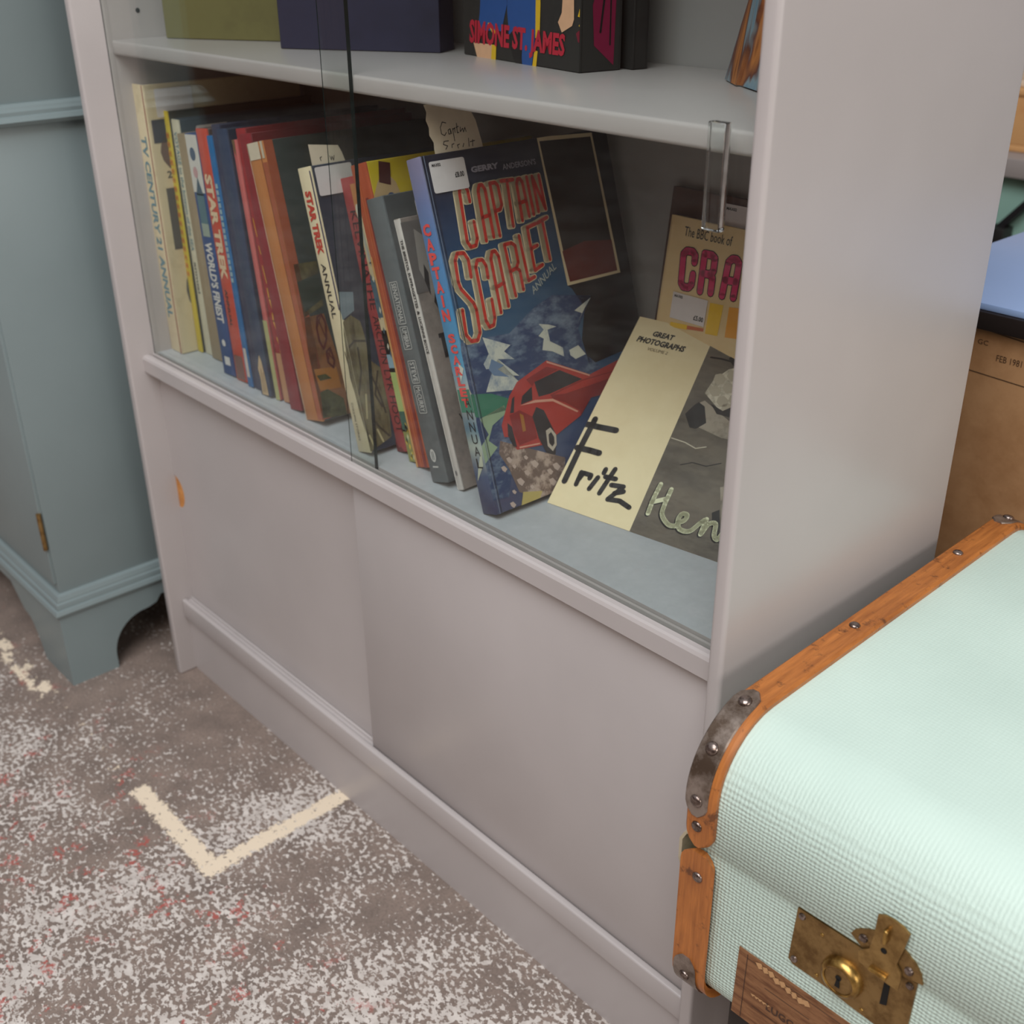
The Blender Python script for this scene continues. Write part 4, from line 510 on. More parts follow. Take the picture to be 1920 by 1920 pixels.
# 20 tall blue annual, cover outwards
h, t, d = .304, .019, .212
tc = NT('blue_annual_cover'); zz = tc.xyz()[2]; cr = tc.n('ShaderNodeValToRGB', {0: tc.rng(tc.math('ADD', zz, tc.math('MULTIPLY', tc.math('SUBTRACT', tc.noise(9, 4), .5), .05)), 0.0, .304)})
els = cr.color_ramp.elements; els[0].position = 0.0; els[0].color = rgb(70, 74, 104); els[1].position = 1.0; els[1].color = rgb(38, 36, 50)
for pos, c in ((.2, (64, 82, 118)), (.42, (58, 92, 122)), (.62, (48, 84, 118)), (.80, (44, 62, 92)), (.9, (42, 46, 66))):
    e = els.new(pos); e.color = rgb(*c)
tc.fin(cr.outputs[0], 0.3, 0, 0.5)
ts = NT('blue_annual_spine'); zz = ts.xyz()[2]; cr = ts.n('ShaderNodeValToRGB', {0: ts.rng(ts.math('ADD', zz, ts.math('MULTIPLY', ts.math('SUBTRACT', ts.noise(30, 4), .5), .03)), 0.0, .304)})
els = cr.color_ramp.elements; els[0].position = 0.0; els[0].color = rgb(66, 64, 92); els[1].position = 1.0; els[1].color = rgb(128, 122, 150)
for pos, c in ((.12, (70, 86, 122)), (.2, (176, 186, 176)), (.26, (96, 130, 150)), (.36, (190, 184, 170)), (.43, (84, 150, 186)), (.6, (70, 136, 186)), (.75, (84, 126, 176)), (.88, (110, 120, 162))):
    e = els.new(pos); e.color = rgb(*c)
ts.fin(cr.outputs[0], 0.35, 0, 0.5)
b = book('annual_book', 'tall blue annual with red block lettering, cover turned outwards', .609, .046, 17.2, h, t, d, tc.m, ts.m, -1.0)
p = SP(t, h); rd = ink(226, 78, 74); p.stacked('CAPTAIN', .0085, .0105, .2515, .0118, .0100, rd, 3, .0002, .05).stacked('SCARLET', .0105, .0098, .1600, .0093, .0078, rd, 3, .0, .05)
p.rect(.002, .092, t, .112, ink(64, 124, 104), 1).stacked('ANNUAL', .0130, .0078, .1050, .0108, .0085, K['ink'], 3, -.0003, .0).poly([(.003, .03), (.016, .045), (.018, .06), (.007, .04)], ink(186, 190, 170), 1).poly([(.01, .118), (.018, .13), (.012, .135)], ink(206, 206, 196), 2); p.build('spine_print', b)
p = CV(t, d, h); p.art(PRINTS['cs'], K)
lilac = ink(150, 146, 160); p.text("GERRY", .049, .2845, .079, .2895, lilac, 5, 0, .05).text("ANDERSON'S", .083, .2825, .121, .2875, lilac, 5, 0, .02)
p.rect(.0035, 0, .0042, h, ink(120, 130, 150), 8).rect(.0055, 0, .0062, h, ink(36, 40, 56), 8)
vs, fs = glyphs('ANNUAL', .01, .2); x1 = max(v[0] for v in vs); p.mb.add([p.fr(.0894 + (v[0] / x1) * .0322 - v[1] * .004, .1748 + (v[0] / x1) * .0176 + v[1] * .008, p.z(5)) for v in vs], fs, ink(170, 176, 170))
earclip(p.build('cover_print', b))
sticker(b, t, .0072, .2732, .0365, .0252, (('MAX02', .0095, .294, .0185, .2965), ('£8.00', .031, .283, .0405, .2875)))
# paper slips tucked behind books
def slip(label, x, y, lean, yaw, t, pts, words):
    o = empty('paper_slip', (x, y, ZD + .0004), (0, -R(lean), R(yaw))); tag(o, label, 'paper slip', 'torn paper slips tucked into books')
    F = lambda u, v, l: (t + l, u, v)
    MB().prism(pts, F, -.0001, .0001, ink(214, 198, 176, .7, .05, 'note_paper')).build('paper', o)
    q = Print(F)
    for pl in words: q.stroke(pl, .0007, K['ink'], 1)
    q.build('handwriting', o); return o
slip('torn note with handwriting sticking up out of the tall blue annual', .609, .046, 17.2, -1, .0164, [(.019, .26), (.069, .26), (.069, .308), (.067, .326), (.0625, .337), (.055, .343), (.017, .343), (.0185, .337), (.0162, .331), (.0178, .325), (.0165, .319), (.0195, .313), (.0185, .308)],
     [[(.0355, .327), (.0320, .328), (.0290, .324), (.0288, .319), (.0316, .3172), (.034, .3195)], [(.0385, .322), (.0362, .321), (.0362, .318), (.038, .318), (.0387, .3217), (.0392, .318)], [(.0412, .322), (.0408, .312)], [(.0412, .321), (.0435, .3222), (.0428, .3185)], [(.0462, .3255), (.0452, .318), (.0468, .3182)], [(.0448, .3222), (.0475, .323)], [(.0493, .3222), (.0485, .3185), (.0515, .321), (.0517, .318), (.054, .3215), (.0545, .318)],
      [(.0345, .3128), (.0298, .3128), (.0285, .3105), (.0325, .309), (.030, .3065)], [(.0395, .310), (.0372, .3095), (.0366, .307)], [(.045, .309), (.0426, .3084), (.043, .306)], [(.0495, .309), (.048, .3064)], [(.0555, .3125), (.0545, .306)], [(.0595, .311), (.0583, .306)], [(.0565, .3095), (.0615, .310)]])
slip('torn note standing up out of the cream spined annual', .424, .044, 14.1, 0, .0186, [(.004, .22), (.0405, .22), (.0412, .2705), (.0393, .279), (.0365, .2855), (.0052, .2896)],
     [[(.0165, .2775), (.0145, .2768), (.015, .274)], [(.0252, .2772), (.0262, .2735), (.0275, .2765), (.0285, .273), (.030, .277)]])

# leaning photo paperback (cream and grey)
be, ya = 45.5, 8.9
fb = empty('photo_paperback', (.631, .103, ZD + .0004), (0, 0, R(ya))); tag(fb, 'cream and grey photo paperback with brush lettering, leaning back on the shelf', 'book', BG)
def FB(u, v, l): # local board frame, front faces the viewer
    c, s_ = math.cos(R(be)), math.sin(R(be)); return (u, v * s_ - l * c, v * c + l * s_)
fw, fh, ft = .205, .196, .005
tcr = worn('cream_card', (232, 214, 174), (220, 200, 158), 6, .4, .7); tph = worn('grey_photo', (112, 102, 90), (74, 67, 60), 9, .40, .66, stretch=(1, 3, 3))
MB().prism([(0, 0), (fw, 0), (fw, fh), (0, fh)], FB, -.0006, 0.0, tcr, ink(150, 120, 90)).build('front_cover', fb)
MB().prism([(0, 0), (fw, 0), (fw, fh), (0, fh)], FB, -ft, -ft + .0006, tcr).build('back_cover', fb)
MB().prism([(.0003, .0003), (fw - .0003, .0003), (fw - .0003, fh - .0003), (.0003, fh - .0003)], FB, -ft + .0007, -.0007, M_PAGES).build('pages', fb)
p = Print(FB, (0, 0, fw, fh)); p.poly([(.0885, 0), (fw, 0), (fw, fh), (.0800, fh)], tph, 1).art(PRINTS['fr'], K)
p.text('GREAT', .0215, .1795, .0440, .1850, K['ink'], 3, 0, .04, .15).text('PHOTOGRAPHS', .0085, .1710, .0590, .1770, K['ink'], 3, 0, .04, .15).text('VOLUME 2', .0235, .1650, .0445, .1680, ink(110, 96, 76), 3, 0, .0, .15)
earclip(p.build('cover_print', fb))

# crafts book and the brown one behind, against the back board
def upright(name, label, x0, y0, w, hh, th, back, mat, group=BG):
    r = empty(name, (x0, y0, ZD + .0004)); tag(r, label, 'book', group); s_, c = math.sin(R(back)), math.cos(R(back))
    F = lambda u, v, l: (u, v * s_ - l * c, v * c + l * s_)
    q = [(0, 0), (w, 0), (w, hh), (0, hh)]
    MB().prism(q, F, -.0012, 0, mat).build('front_cover', r); MB().prism(q, F, -th, -th + .0012, mat).build('back_cover', r)
    MB().prism([(.001, .001), (w - .002, .001), (w - .002, hh - .001), (.001, hh - .001)], F, -th + .0013, -.0013, M_PAGES).build('pages', r)
    MB().prism([(-.0008, 0), (.0006, 0), (.0006, hh), (-.0008, hh)], F, -th, 0, mat).build('spine', r); return r, F
cb, F = upright('craft_book', 'cream paperback with huge magenta capitals, behind the photo paperback', .6265, .2250, .17, .2335, .004, 8.5, worn('buff_cover', (222, 194, 146), (206, 176, 126), 8, .4, .7))
p = Print(F, (0, 0, .17, .2335)); p.art(PRINTS['cr'], K); p.text('The BBC book of', .0165, .2178, .0690, .2262, K['ink'], 4, 0, .0)
p.build('cover_print', cb)
def fsticker(parent, F, u0, v0, w, hh, lines):
    s = MB().prism([(u0, v0), (u0 + w, v0), (u0 + w, v0 + hh), (u0, v0 + hh)], F, .0006, .0009, M_STICK).build('price_sticker', parent); s['label'] = 'white price sticker'
    q = Print(lambda u, v, l: F(u, v, l + .0008))
    for tx, a, b_, c, e in lines: q.text(tx, a, b_, c, e, K['ink'], 1, 0, .03)
    q.build('sticker_print', s)
fsticker(cb, F, .0145, .1445, .0395, .0235, (('MAX02', .0165, .1638, .0262, .1662), ('£5.00', .0415, .1480, .0525, .1525)))
bb, F = upright('brown_book', 'dark brown book against the back board, behind the cream one', .6190, .2330, .18, .2560, .007, 8.0, worn('brown_cover', (74, 46, 38), (92, 60, 48), 14))
fsticker(bb, F, .058, .224, .05, .026, (('MAX02', .061, .245, .072, .2475),))

# ------------------------------------------------------------------ upper shelf
UG = 'things standing on the upper shelf'
def slab(name, label, A, yaw, L, th, hh, mat, cat='book', tilt=0):
    r = empty(name, (A[0], A[1], ZS + .0004), (0, 0, R(yaw))); tag(r, label, cat, UG)
    MB().rbox((0, 0, 0), (L, .003, hh), mat, .0006, 1).build('front_cover', r); MB().rbox((0, th - .003, 0), (L, th, hh), mat, .0006, 1).build('back_cover', r)
    MB().rbox((L - .003, .001, 0), (L, th - .001, hh), mat, .0006, 1).build('spine', r); MB().box((.003, .0035, .003), (L - .0035, th - .0035, hh - .003), M_PAGES).build('pages', r); return r
slab('olive_book', 'plain olive green book standing at the left end of the upper shelf', (.0445, .0885), 27.5, .150, .026, .26, worn('olive_cover', (112, 106, 66), (98, 92, 58), 10))
slab('navy_book', 'plain dark navy book standing beside the olive green one', (.236, .113), 29.0, .170, .036, .25, worn('darknavy_cover', (46, 46, 68), (40, 40, 58), 10))
r = slab('horror_novel', 'black book with blue jeans artwork and red author name', (.4075, .2055), -10.1, .188, .042, .21, worn('black_cover', (50, 48, 46), (42, 40, 40), 14))
p = Print(lambda u, v, l: (u, -l, v - .0005), (0, 0, .188, .21)); p.art(PRINTS['sj'], K)
rs = ink(190, 40, 60); vs, fs = glyphs('SIMONE ST. JAMES', .04, .1); x1 = max(v[0] for v in vs); p.mb.add([p.fr(.0118 + v[0] / x1 * .156, .0125 + v[1] * .026 * (1 - .15 * v[0] / x1), p.z(5)) for v in vs], fs, rs)
p.build('cover_print', r)
p = Print(lambda u, v, l: (.188 + l, u, v), (0, 0, .042, .21)); p.poly([(.014, .02), (.034, .004), (.036, .09), (.03, .2), (.02, .2), (.024, .09), (.012, .05)], ink(130, 26, 62), 1).stroke([(.02, .03), (.024, .06), (.02, .09)], .002, K['ink'], 2).stroke([(.03, .02), (.03, .07)], .0015, K['ink'], 2); p.build('spine_print', r)
slab('black_book', 'black book standing close behind the one with jeans artwork', (.470, .2440), -10.1, .140, .016, .22, worn('sooty_cover', (46, 44, 43), (36, 34, 34), 14))
# painted half open book leaning on the right side panel
ab = empty('art_book', (.737, .1965, ZS + .0012), (0, 0, 0)); tag(ab, 'half open book with swirling blue, red and orange cover by the right side panel', 'book', UG)
def paintmat():
    t = NT('painted_cover'); n = t.noise(7, 3, .5, t.mapping((3, 3, 1), (0, .35, 0)), .6); cr = t.n('ShaderNodeValToRGB', {0: t.math('ADD', n, t.math('MULTIPLY', t.math('SUBTRACT', t.xyz()[2], .05), 0.9))})
    e = cr.color_ramp.elements; e[0].position = .30; e[0].color = rgb(120, 66, 40); e[1].position = .82; e[1].color = rgb(150, 40, 56)
    for pos, c in ((.38, (196, 126, 70)), (.46, (110, 70, 60)), (.50, (140, 160, 170)), (.58, (60, 120, 160)), (.68, (130, 150, 160)), (.76, (60, 96, 120))): q = e.new(pos); q.color = rgb(*c)
    return t.fin(cr.outputs[0], .35)
PM = paintmat()
def board(name, ang, L, hh, th, mat):
    c, s_ = math.cos(R(ang)), math.sin(R(ang)); tl = .30
    return MB().prism([(0, 0), (L, 0), (L, hh), (0, hh)], lambda u, v, dd: (u * c - dd * s_ + v * tl, u * s_ + dd * c, v + 0.0), 0, th, mat).build(name, ab)
board('back_cover', 141, .038, .20, .003, PM); board('front_cover', -31, .048, .20, .003, PM)
board('pages', -24, .044, .195, .008, M_PAGES)

# ------------------------------------------------------------------ mint suitcase on a dark low bench
def mint():
    t = NT('mint_woven_cloth'); x, y, z = t.xyz()
    def wv(v, sc): return t.math('SINE', t.math('MULTIPLY', v, sc))
    s = 2 * math.pi / 0.0058
    jx = t.math('MULTIPLY', t.math('SUBTRACT', t.noise(120, 2), .5), .0018); jz = t.math('MULTIPLY', t.math('SUBTRACT', t.noise(131, 2), .5), .0018)
    u = t.math('ADD', x, jx); w = t.math('ADD', t.math('SUBTRACT', z, y), jz)
    weave = t.math('MULTIPLY', wv(t.math('ADD', u, w), s), wv(t.math('SUBTRACT', w, u), s))
    side = t.rng(z, 0.236, 0.205, 0.12, 1.0)      # cloth is rubbed smooth and painted thick on the flat of the lid
    hgt = t.math('MULTIPLY', t.math('ADD', t.math('MULTIPLY', weave, .5), t.noise(420, 3, .6)), side)
    t.bump(hgt, 0.6, 0.0011)
    col = t.mix(t.rng(t.noise(7, 4), .35, .7), rgb(203, 222, 211), rgb(193, 212, 201))
    col = t.mix(t.rng(t.noise(52, 4, .7), .735, .76, 0, .6), col, rgb(120, 122, 108))
    return t.fin(col, .5, 0, .35)
M_MINT = mint()
def wood():
    t = NT('orange_varnished_wood'); g = t.noise(18, 5, .65, t.mapping((14, 1.2, 1.2))); c = t.mix(t.rng(g, .3, .7), rgb(188, 116, 56), rgb(142, 82, 38))
    c = t.mix(t.rng(t.noise(70, 4, .7), .58, .68, 0, .75), c, rgb(74, 44, 28)); t.bump(g, .2, .001); return t.fin(c, .38, 0, .45)
M_WOOD = wood()
SX, SY, SZ = .935, -.060, .222
sc = empty('suitcase', (SX, SY, SZ), (0, 0, R(1.6))); tag(sc, 'mint green suitcase with wooden edge strips and a brass lock, right of the bookcase', 'suitcase')
SL, SD, SH, SEAM = .66, .455, .246, .147
def rrpath(y0, y1, z0, z1, rt, rb, seg=8):
    """open path over the lid: front seam -> top -> back seam; rt corner radius"""
    P = []
    for k in range(seg + 1):
        a = R(180 - 90 * k / seg); P.append((y0 + rt + rt * math.cos(a), z1 - rt + rt * math.sin(a)))
    for k in range(seg + 1):
        a = R(90 - 90 * k / seg); P.append((y1 - rt + rt * math.cos(a), z1 - rt + rt * math.sin(a)))
    return [(y0, z0)] + P + [(y1, z0)]
LR = .052
lid_pts = rrpath(.0045, SD - .0045, SEAM, SH - .0045, LR, 0)
base_pts = [(a, SEAM - .0005 - (b - 0)) for a, b in [(0, 0)]]
def shell(name, pts, x0, x1, mat):
    bm = bmesh.new(); vs = [bm.verts.new((x0, y, z)) for y, z in pts]; f = bm.faces.new(vs)
    ex = bmesh.ops.extrude_face_region(bm, geom=[f]); nv = [v for v in ex['geom'] if isinstance(v, bmesh.types.BMVert)]
    for v in nv: v.co.x = x1
    bmesh.ops.recalc_face_normals(bm, faces=bm.faces)
    ed = [e for e in bm.edges if abs(e.verts[0].co.x - e.verts[1].co.x) < 1e-6]
    bmesh.ops.bevel(bm, geom=ed, offset=.006, segments=3, profile=.5, affect='EDGES')
    return MB().bm(bm, mat, True).build(name, sc)
lid_pts[0:1] = [(.0075, SEAM + .0006), (.0045, SEAM + .004)]; lid_pts[-1:] = [(SD - .0045, SEAM + .004), (SD - .0075, SEAM + .0006)]
shell('lid', lid_pts, .003, SL, M_MINT)
bp = []
for k in range(7):
    a = R(180 + 15 * k); bp.append((.0085 + .03 + .03 * math.cos(a), .0045 + .03 + .03 * math.sin(a)))
for k in range(7):
    a = R(270 + 15 * k); bp.append((SD - .0085 - .03 + .03 * math.cos(a), .0045 + .03 + .03 * math.sin(a)))
shell('base', [(.0085, SEAM - .0004)] + bp + [(SD - .0085, SEAM - .0004)], .003, SL, M_MINT)
def sweep(name, path, x0, x1, base, th, mat, tip=.010, parent=None):
    """strip laid on a path in the YZ plane, with rounded tips"""
    n = len(path); L = [0]
    for i in range(1, n): L.append(L[-1] + math.dist(path[i], path[i - 1]))
    vs = []; fs = []; xc = (x0 + x1) / 2; hw = (x1 - x0) / 2; e = min(.0022, th * .6)
    for i in range(n):
        a = path[max(0, i - 1)]; b = path[min(n - 1, i + 1)]; dy, dz = b[0] - a[0], b[1] - a[1]; l = math.hypot(dy, dz); ny, nz = -dz / l, dy / l
        q = min(L[i], L[-1] - L[i]); w = hw * (math.sqrt(max(0.0, 1 - (1 - q / tip) ** 2)) if q < tip else 1.0); w = max(w, hw * .35)
        for px, ph in ((-w, 0), (-w, th - e), (-w + e, th), (w - e, th), (w, th - e), (w, 0)):
            vs.append((xc + px, path[i][0] + ny * (base + ph), path[i][1] + nz * (base + ph)))
    for i in range(n - 1):
        for k in range(5): fs.append((i*6+k, i*6+k+1, (i+1)*6+k+1, (i+1)*6+k))
        fs.append((i*6+5, i*6, (i+1)*6, (i+1)*6+5))
    fs.append(tuple(range(6))[::-1]); fs.append(tuple(range((n-1)*6, n*6)))
    return MB().add(vs, fs, mat, True).build(name, parent or sc)
def dens(P, step=.004):
    out = [P[0]]
    for a, b in zip(P, P[1:]):
        k = max(1, int(math.dist(a, b) / step)); out += [(a[0] + (b[0] - a[0]) * i / k, a[1] + (b[1] - a[1]) * i / k) for i in range(1, k + 1)]
    return out
def sub(P, a, b):
    L = 0; out = []
    for i, p in enumerate(P):
        if i: L += math.dist(p, P[i - 1])
        if a <= L <= b: out.append(p)
    return out
hoop = dens(rrpath(.0045, SD - .0045, SEAM + .004, SH - .0045, LR, 0, 14)); hl = sum(math.dist(a, b) for a, b in zip(hoop, hoop[1:]))
bo = [(.0075, SEAM - .004)]
for k in range(9):
    a = R(180 + 11.25 * k); bo.append((.0075 + .028 + .028 * math.cos(a), .0045 + .028 + .028 * math.sin(a)))
for k in range(9):
    a = R(270 + 11.25 * k); bo.append((SD - .0075 - .028 + .028 * math.cos(a), .0045 + .028 + .028 * math.sin(a)))
bo = dens(bo + [(SD - .0075, SEAM - .004)])[::-1]   # run so that the normal points outwards
bo = bo[::-1]; bo_out = [(y, z) for y, z in bo]
def studs(parent, pts, x, r=.0046):
    for (y, z, ny, nz) in pts:
        bm = bmesh.new(); bmesh.ops.create_uvsphere(bm, u_segments=14, v_segments=8, radius=r)
        for v in bm.verts: v.co.z *= .55
        nrm = Vector((0, ny, nz)); q = Vector((0, 0, 1)).rotation_difference(nrm).to_matrix()
        for v in bm.verts: v.co = q @ v.co + Vector((x, y, z))
        MB().bm(bm, M_STUD, True).build('stud', parent)
def at(P, s):
    L = 0
    for i in range(1, len(P)):
        dl = math.dist(P[i], P[i - 1])
        if L + dl >= s:
            dy, dz = P[i][0] - P[i-1][0], P[i][1] - P[i-1][1]; l = math.hypot(dy, dz); return P[i][0], P[i][1], -dz / l, dy / l
        L += dl
for x0, x1 in ((0.0, .0225), (SL - .0225, SL)):
    st = sweep('edge_strip', hoop, x0, x1, 0, .0050, M_WOOD, .012); st['label'] = 'orange wooden strip round the lid'
    bs = sweep('edge_strip', bo[::-1] if False else bo, x0, x1, 0, -.0050, M_WOOD, .012); bs['label'] = 'orange wooden strip round the base'
    left = x0 == 0.0
    cx0, cx1 = (x0 - .0006, x1 - .0050) if left else (x0 + .0050, x1 + .0006)
    for s0, s1 in ((.022, .122), (hl - .122, hl - .022)):
        cp = sweep('corner_cap', sub(hoop, s0, s1), cx0, cx1, .0046, .0016, M_STEEL, .010); cp['label'] = 'tarnished metal corner cap'
        for q in (.016, .049, .081) if s0 < .1 else (.019, .051, .084):
            y, z, ny, nz = at(hoop, s0 + q); studs(cp, [(y + ny * .0062, z + nz * .0062, ny, nz)], (cx0 + cx1) / 2 + (0 if not left else .0006), .0048)
    for q in (.0135, .236, .388):
        y, z, ny, nz = at(hoop, q); studs(st, [(y + ny * .005, z + nz * .005, ny, nz)], (x0 + x1) / 2 - (.001 if left else 0), .0042)
    bl = sum(math.dist(a, b) for a, b in zip(bo, bo[1:]))
    for s0, s1 in ((.098, .185), (bl - .185, bl - .098)):
        cp = sweep('corner_cap', sub(bo, s0, s1), cx0, cx1, -.0046, -.0016, M_STEEL, .012); cp['label'] = 'tarnished metal corner cap'
        y, z, ny, nz = at(bo, s0 + .016); studs(cp, [(y - ny * .0062, z - nz * .0062, -ny, -nz)], (cx0 + cx1) / 2, .0042)
    y, z, ny, nz = at(bo, .017); studs(bs, [(y - ny * .005, z - nz * .005, -ny, -nz)], (x0 + x1) / 2 + .001, .0042)
# end handle on the left side, by the seam
hp = [(-.0005, .0, .108), (-.006, .0, .112), (-.009, .0, .120), (-.0092, .0, .138), (-.006, .0, .145), (-.0005, .0, .148)]
mb = MB()
bm = bmesh.new(); rings = []
for (hx, hy, hz) in hp: rings.append([bm.verts.new((hx + dx, .010 + dy, hz)) for dx, dy in ((-.0012, 0), (.0012, 0), (.0012, .10), (-.0012, .10))])
for a, b in zip(rings, rings[1:]):
    for k in range(4): bm.faces.new((a[k], a[(k + 1) % 4], b[(k + 1) % 4], b[k]))
bm.faces.new(rings[0][::-1]); bm.faces.new(rings[-1])
o = mb.bm(bm, worn('worn_tan_leather', (186, 172, 146), (150, 134, 108), 30)).build('side_clasp', sc); o['label'] = 'worn beige side clasp by the seam'
# lock
FY = .0085; G4 = lambda L: [(a / 1e4, c / 1e4) for a, c in L]
def SF(y): return lambda u, v, l: (u, y - l, v)
lock = earclip(MB().prism(G4([(862, 1462), (844, 1007), (880, 980), (1118, 977), (1292, 955), (1504, 940), (1640, 945), (1673, 975), (1680, 1462)]), SF(FY), 0, .0014, M_BRASS).build('lock_plate', sc)); lock['label'] = 'aged brass lock plate'
def rivet(parent, x, z, y, r=.0026, mat=M_STUD): MB().lathe([(r, 0), (r * .85, r * .4), (r * .4, r * .65)], mat, (x, y, z), 'y', 12).build('rivet', parent)
for x_, z_ in ((.0900, .1415), (.0886, .1030), (.1640, .1415), (.1635, .0975)): rivet(lock, x_, z_, FY - .0014)
for x_, z_ in ((.1050, .1370), (.1055, .1020), (.1380, .0985)): rivet(lock, x_, z_, FY - .0014, .0014, M_BRASSB)
cyl = MB().lathe([(.0142, 0), (.0140, .0028), (.0124, .0056), (.0106, .0066), (.0098, .0062), (.0096, .0052)], M_BRASSB, (.1228, FY - .0014, .1160), 'y', 32).build('key_cylinder', lock)
cy2 = MB().lathe([(.0096, 0), (.0094, .0056), (.0001, .0058)], M_BRASS, (.1228, FY - .0014, .1160), 'y', 28).build('cylinder_face', cyl)
kh = Print(lambda u, v, l: (.1228 + u, FY - .0014 - .0059 - l, .1160 + v)); kh.disc(0, .0026, .0020, .0020, M_BLACK, 1).poly([(-.0009, .002), (.0009, .002), (.0018, -.0052), (-.0018, -.0052)], M_BLACK, 1); kh.build('keyhole', cyl)
lp = earclip(MB().prism(G4([(1247, 1568), (1269, 1615), (1306, 1648), (1373, 1690), (1440, 1712), (1520, 1712), (1588, 1690), (1664, 1638), (1705, 1585), (1725, 1520), (1619, 1496), (1332, 1513)]), SF(.0045), 0, .0012, M_BRASS).build('hasp_plate', sc)); lp['label'] = 'curved brass plate on the lid'
for x_, z_ in ((.1330, .1590), (.1632, .1560)): rivet(lp, x_, z_, .0033, .0030)
hs = earclip(MB().prism(G4([(1400, 1850), (1440, 1872), (1502, 1879), (1560, 1868), (1604, 1841), (1583, 1693), (1560, 1566), (1594, 1523), (1603, 1470), (1596, 1385), (1530, 1385), (1403, 1400), (1334, 1420), (1320, 1498), (1384, 1560), (1398, 1686)]), SF(.0026), 0, .0013, M_BRASSM).build('hasp', sc)); hs['label'] = 'brass hasp of the lock'
q = Print(SF(.0013)); q.disc(.1473, .1614, .0020, .0020, M_BLACK, 1); q.build('rivet_hole', hs)
MB().rbox((.1405, -.0016, .1415), (.1525, .0018, .1448), M_BRASSB, .0012, 2).build('hasp_bar', hs)
MB().rbox((.1458, -.0030, .1690), (.1492, .0018, .1800), M_BRASSB, .0015, 3).build('staple', hs)
slot = Print(SF(FY - .0014)); slot.poly(G4([(1488, 1375), (1526, 1378), (1528, 1153), (1484, 1133)]), M_BLACK, 1); slot.build('lock_slot', lock)
# luggage label
lm = worn('brown_paper_label', (140, 98, 66), (104, 66, 42), 40, .42, .62, .7, (1, 1, 6))
lb = MB().prism([(.0472, .0812), (.0462, .0180), (.1620, .0160), (.1630, .0800)], SF(FY), .0002, .0006, lm).build('luggage_label', sc); lb['label'] = 'scuffed brown paper luggage label'
q = Print(SF(FY - .0006)); dk = ink(66, 44, 34); tr = ink(190, 146, 102)
q.stroke([(.0545, .0790), (.0540, .0190)], .0005, dk, 2).stroke([(.0545, .0760), (.1560, .0745)], .0005, dk, 2).text('LUGGAGE', .0730, .0420, .1110, .0485, dk, 3).rect(.070, .060, .105, .0605, dk, 2).rect(.062, .036, .12, .0365, dk, 2)
for k in range(9):
    u = .0610 + k * .0046; v = .0785 - .0007 * k + random.uniform(-.0018, .001); q.poly([(u, v), (u + .003, v - .004), (u + .0068, v - .0018), (u + .0045, v + .002)], tr, 3)
for k in range(5): q.poly([(.0600 + k * .003, .0470), (.0620 + k * .003, .0452), (.0640 + k * .003, .0478)], tr, 3)
q.build('label_print', lb)

bn = empty('low_bench', (SX + .33, .17, 0)); tag(bn, 'dark low bench under the mint green suitcase', 'bench')
mb_ = ink(44, 36, 32, .6)
MB().rbox((-.30, -.20, .190), (.33, .20, .2195), mb_, .002).build('bench_top', bn)
for sx_ in (-1, 1):
    for sy_ in (-1, 1): MB().rbox((sx_ * .29 - .02 + (.02 if sx_ < 0 else 0), sy_ * .18 - .02, 0), (sx_ * .29 + .02, sy_ * .18 + .02, .190), mb_, .002).build('leg', bn)

# ------------------------------------------------------------------ behind the bookcase
hb = worn('brown_hardboard', (182, 138, 98), (158, 114, 76), 16, .4, .7, .4)
ch = empty('chest', (1.10, .70, 0)); tag(ch, 'chest with brown hardboard back and top coloured with a blue sky reflection, behind the suitcase', 'chest')
MB().rbox((-.37, -.245, .02), (.50, .24, .592), hb, .002).build('body', ch)
MB().rbox((-.372, -.255, .590), (.502, .25, .607), ink(40, 32, 30, .35), .002).build('top_edge', ch)
o = MB().rbox((-.368, -.251, .6072), (.498, .246, .6135), paint('top_with_sky_reflection', (160, 186, 232), .25, 0), .001).build('top', ch); o['label'] = 'glossy top with the blue sky reflection in its colour'  # reflected sky is put into the base colour as pale blue
MB().rbox((-.36, -.235, 0), (.49, .23, .02), mb_, .002).build('foot_frame', ch)
q = Print(lambda u, v, l: (u - 1.10, -.245 - l, v)); dk2 = ink(72, 52, 38)
for pl in ([(.815, .5960 - .006), (.890, .5900 - .006)], [(.890, .584), (.888, .545)], [(.815, .548), (.888, .545)]): q.stroke(pl, .0009, dk2, 1)
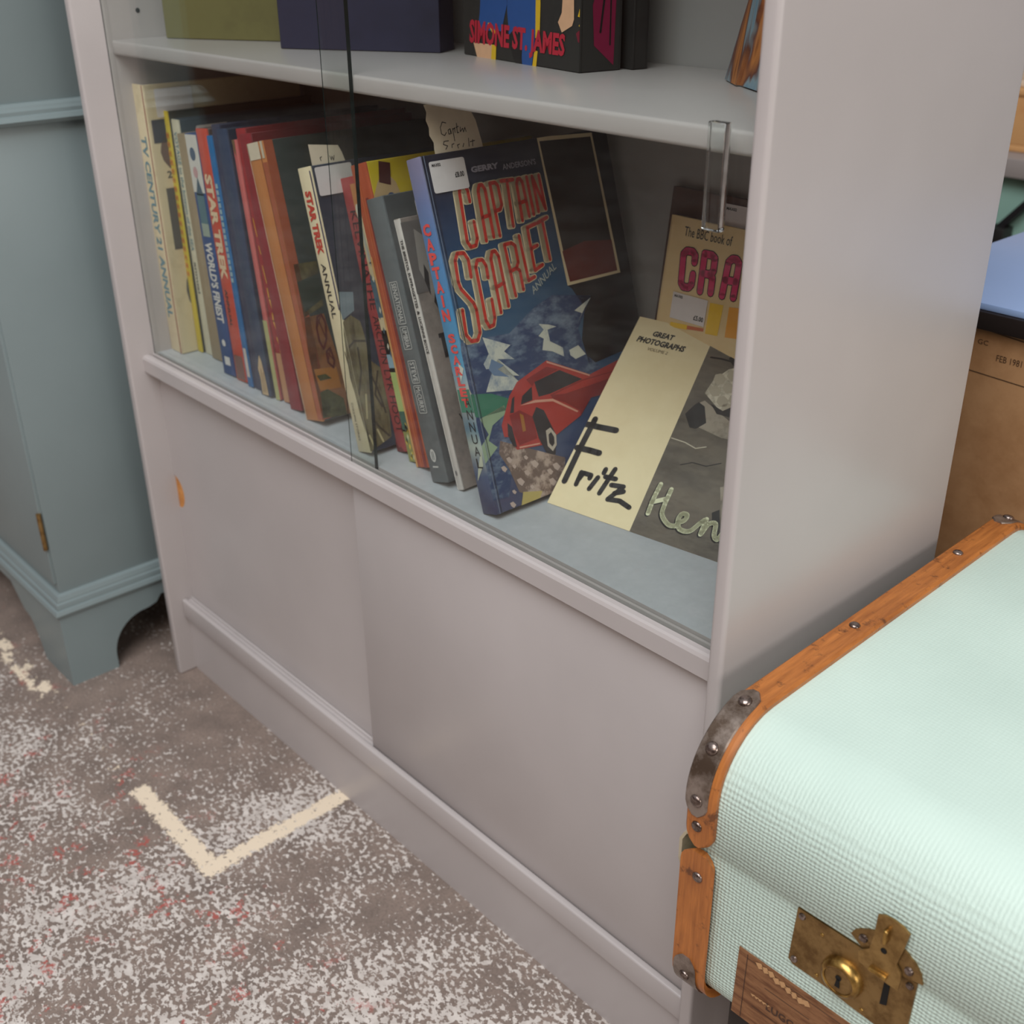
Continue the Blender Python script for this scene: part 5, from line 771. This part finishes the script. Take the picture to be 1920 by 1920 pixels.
q.text('FEB 1981', .852, .562, .876, .568, dk2, 2, 0, .0).text('GC', .832, .574, .842, .5785, dk2, 2, 0, 0).rect(.882, .580, .895, .586, K['ink'], 2); q.build('stamp_print', ch)
tb = empty('console_table', (.75, 1.75, 0)); tag(tb, 'mint green table with a grey top, blurred in the background', 'table')
mg = paint('mint_green_paint', (142, 176, 162), .5)
MB().rbox((-.75, -.25, .512), (.75, .25, .545), paint('grey_table_top', (150, 140, 136), .5), .003).build('table_top', tb)
MB().rbox((-.72, -.22, .16), (.72, -.20, .512), mg, .002).build('apron', tb)
for sx_ in (-1, 1):
    for sy_ in (-1, 1): MB().rbox((sx_ * .70 - .025, sy_ * .2 - .02, 0), (sx_ * .70 + .025, sy_ * .2 + .02, .512), mg, .003).build('leg', tb)
MB().prism([(-.44, .40), (-.425, .40), (-.33, .512), (-.345, .512)], lambda u, v, dd: (u, dd, v), -.245, -.222, K['ink']).build('brace', tb)
MB().rbox((-.43, -.26, .385), (-.395, -.222, .425), K['black'], .002).build('bracket', tb)
def crate(name, label, a, b, mat, cat):
    r = empty(name, ((a[0] + b[0]) / 2, (a[1] + b[1]) / 2, a[2])); tag(r, label, cat); w, dd, hh = (b[0] - a[0]) / 2, (b[1] - a[1]) / 2, b[2] - a[2]
    MB().rbox((-w, -dd, 0), (w, dd, .012), mat, .002).build('bottom', r)
    for nm, p0, p1 in (('side', (-w, -dd, .012), (-w + .01, dd, hh)), ('side', (w - .01, -dd, .012), (w, dd, hh)), ('front', (-w + .01, -dd, .012), (w - .01, -dd + .01, hh)), ('back', (-w + .01, dd - .01, .012), (w - .01, dd, hh))): MB().rbox(p0, p1, mat, .002).build(nm, r)
    MB().rbox((-w - .004, -dd - .004, hh), (w + .004, dd + .004, hh + .012), mat, .003).build('lid', r)
crate('storage_box', 'orange tan box standing on the blurred table behind', (.18, 1.56, .5455), (.62, 1.86, .640), worn('tan_card', (206, 156, 104), (190, 130, 80), 9), 'box')
crate('storage_box', 'cream box stacked on top of the orange tan one', (.20, 1.58, .6525), (.60, 1.84, .74), worn('cream_card_box', (214, 196, 174), (196, 176, 150), 9), 'box')
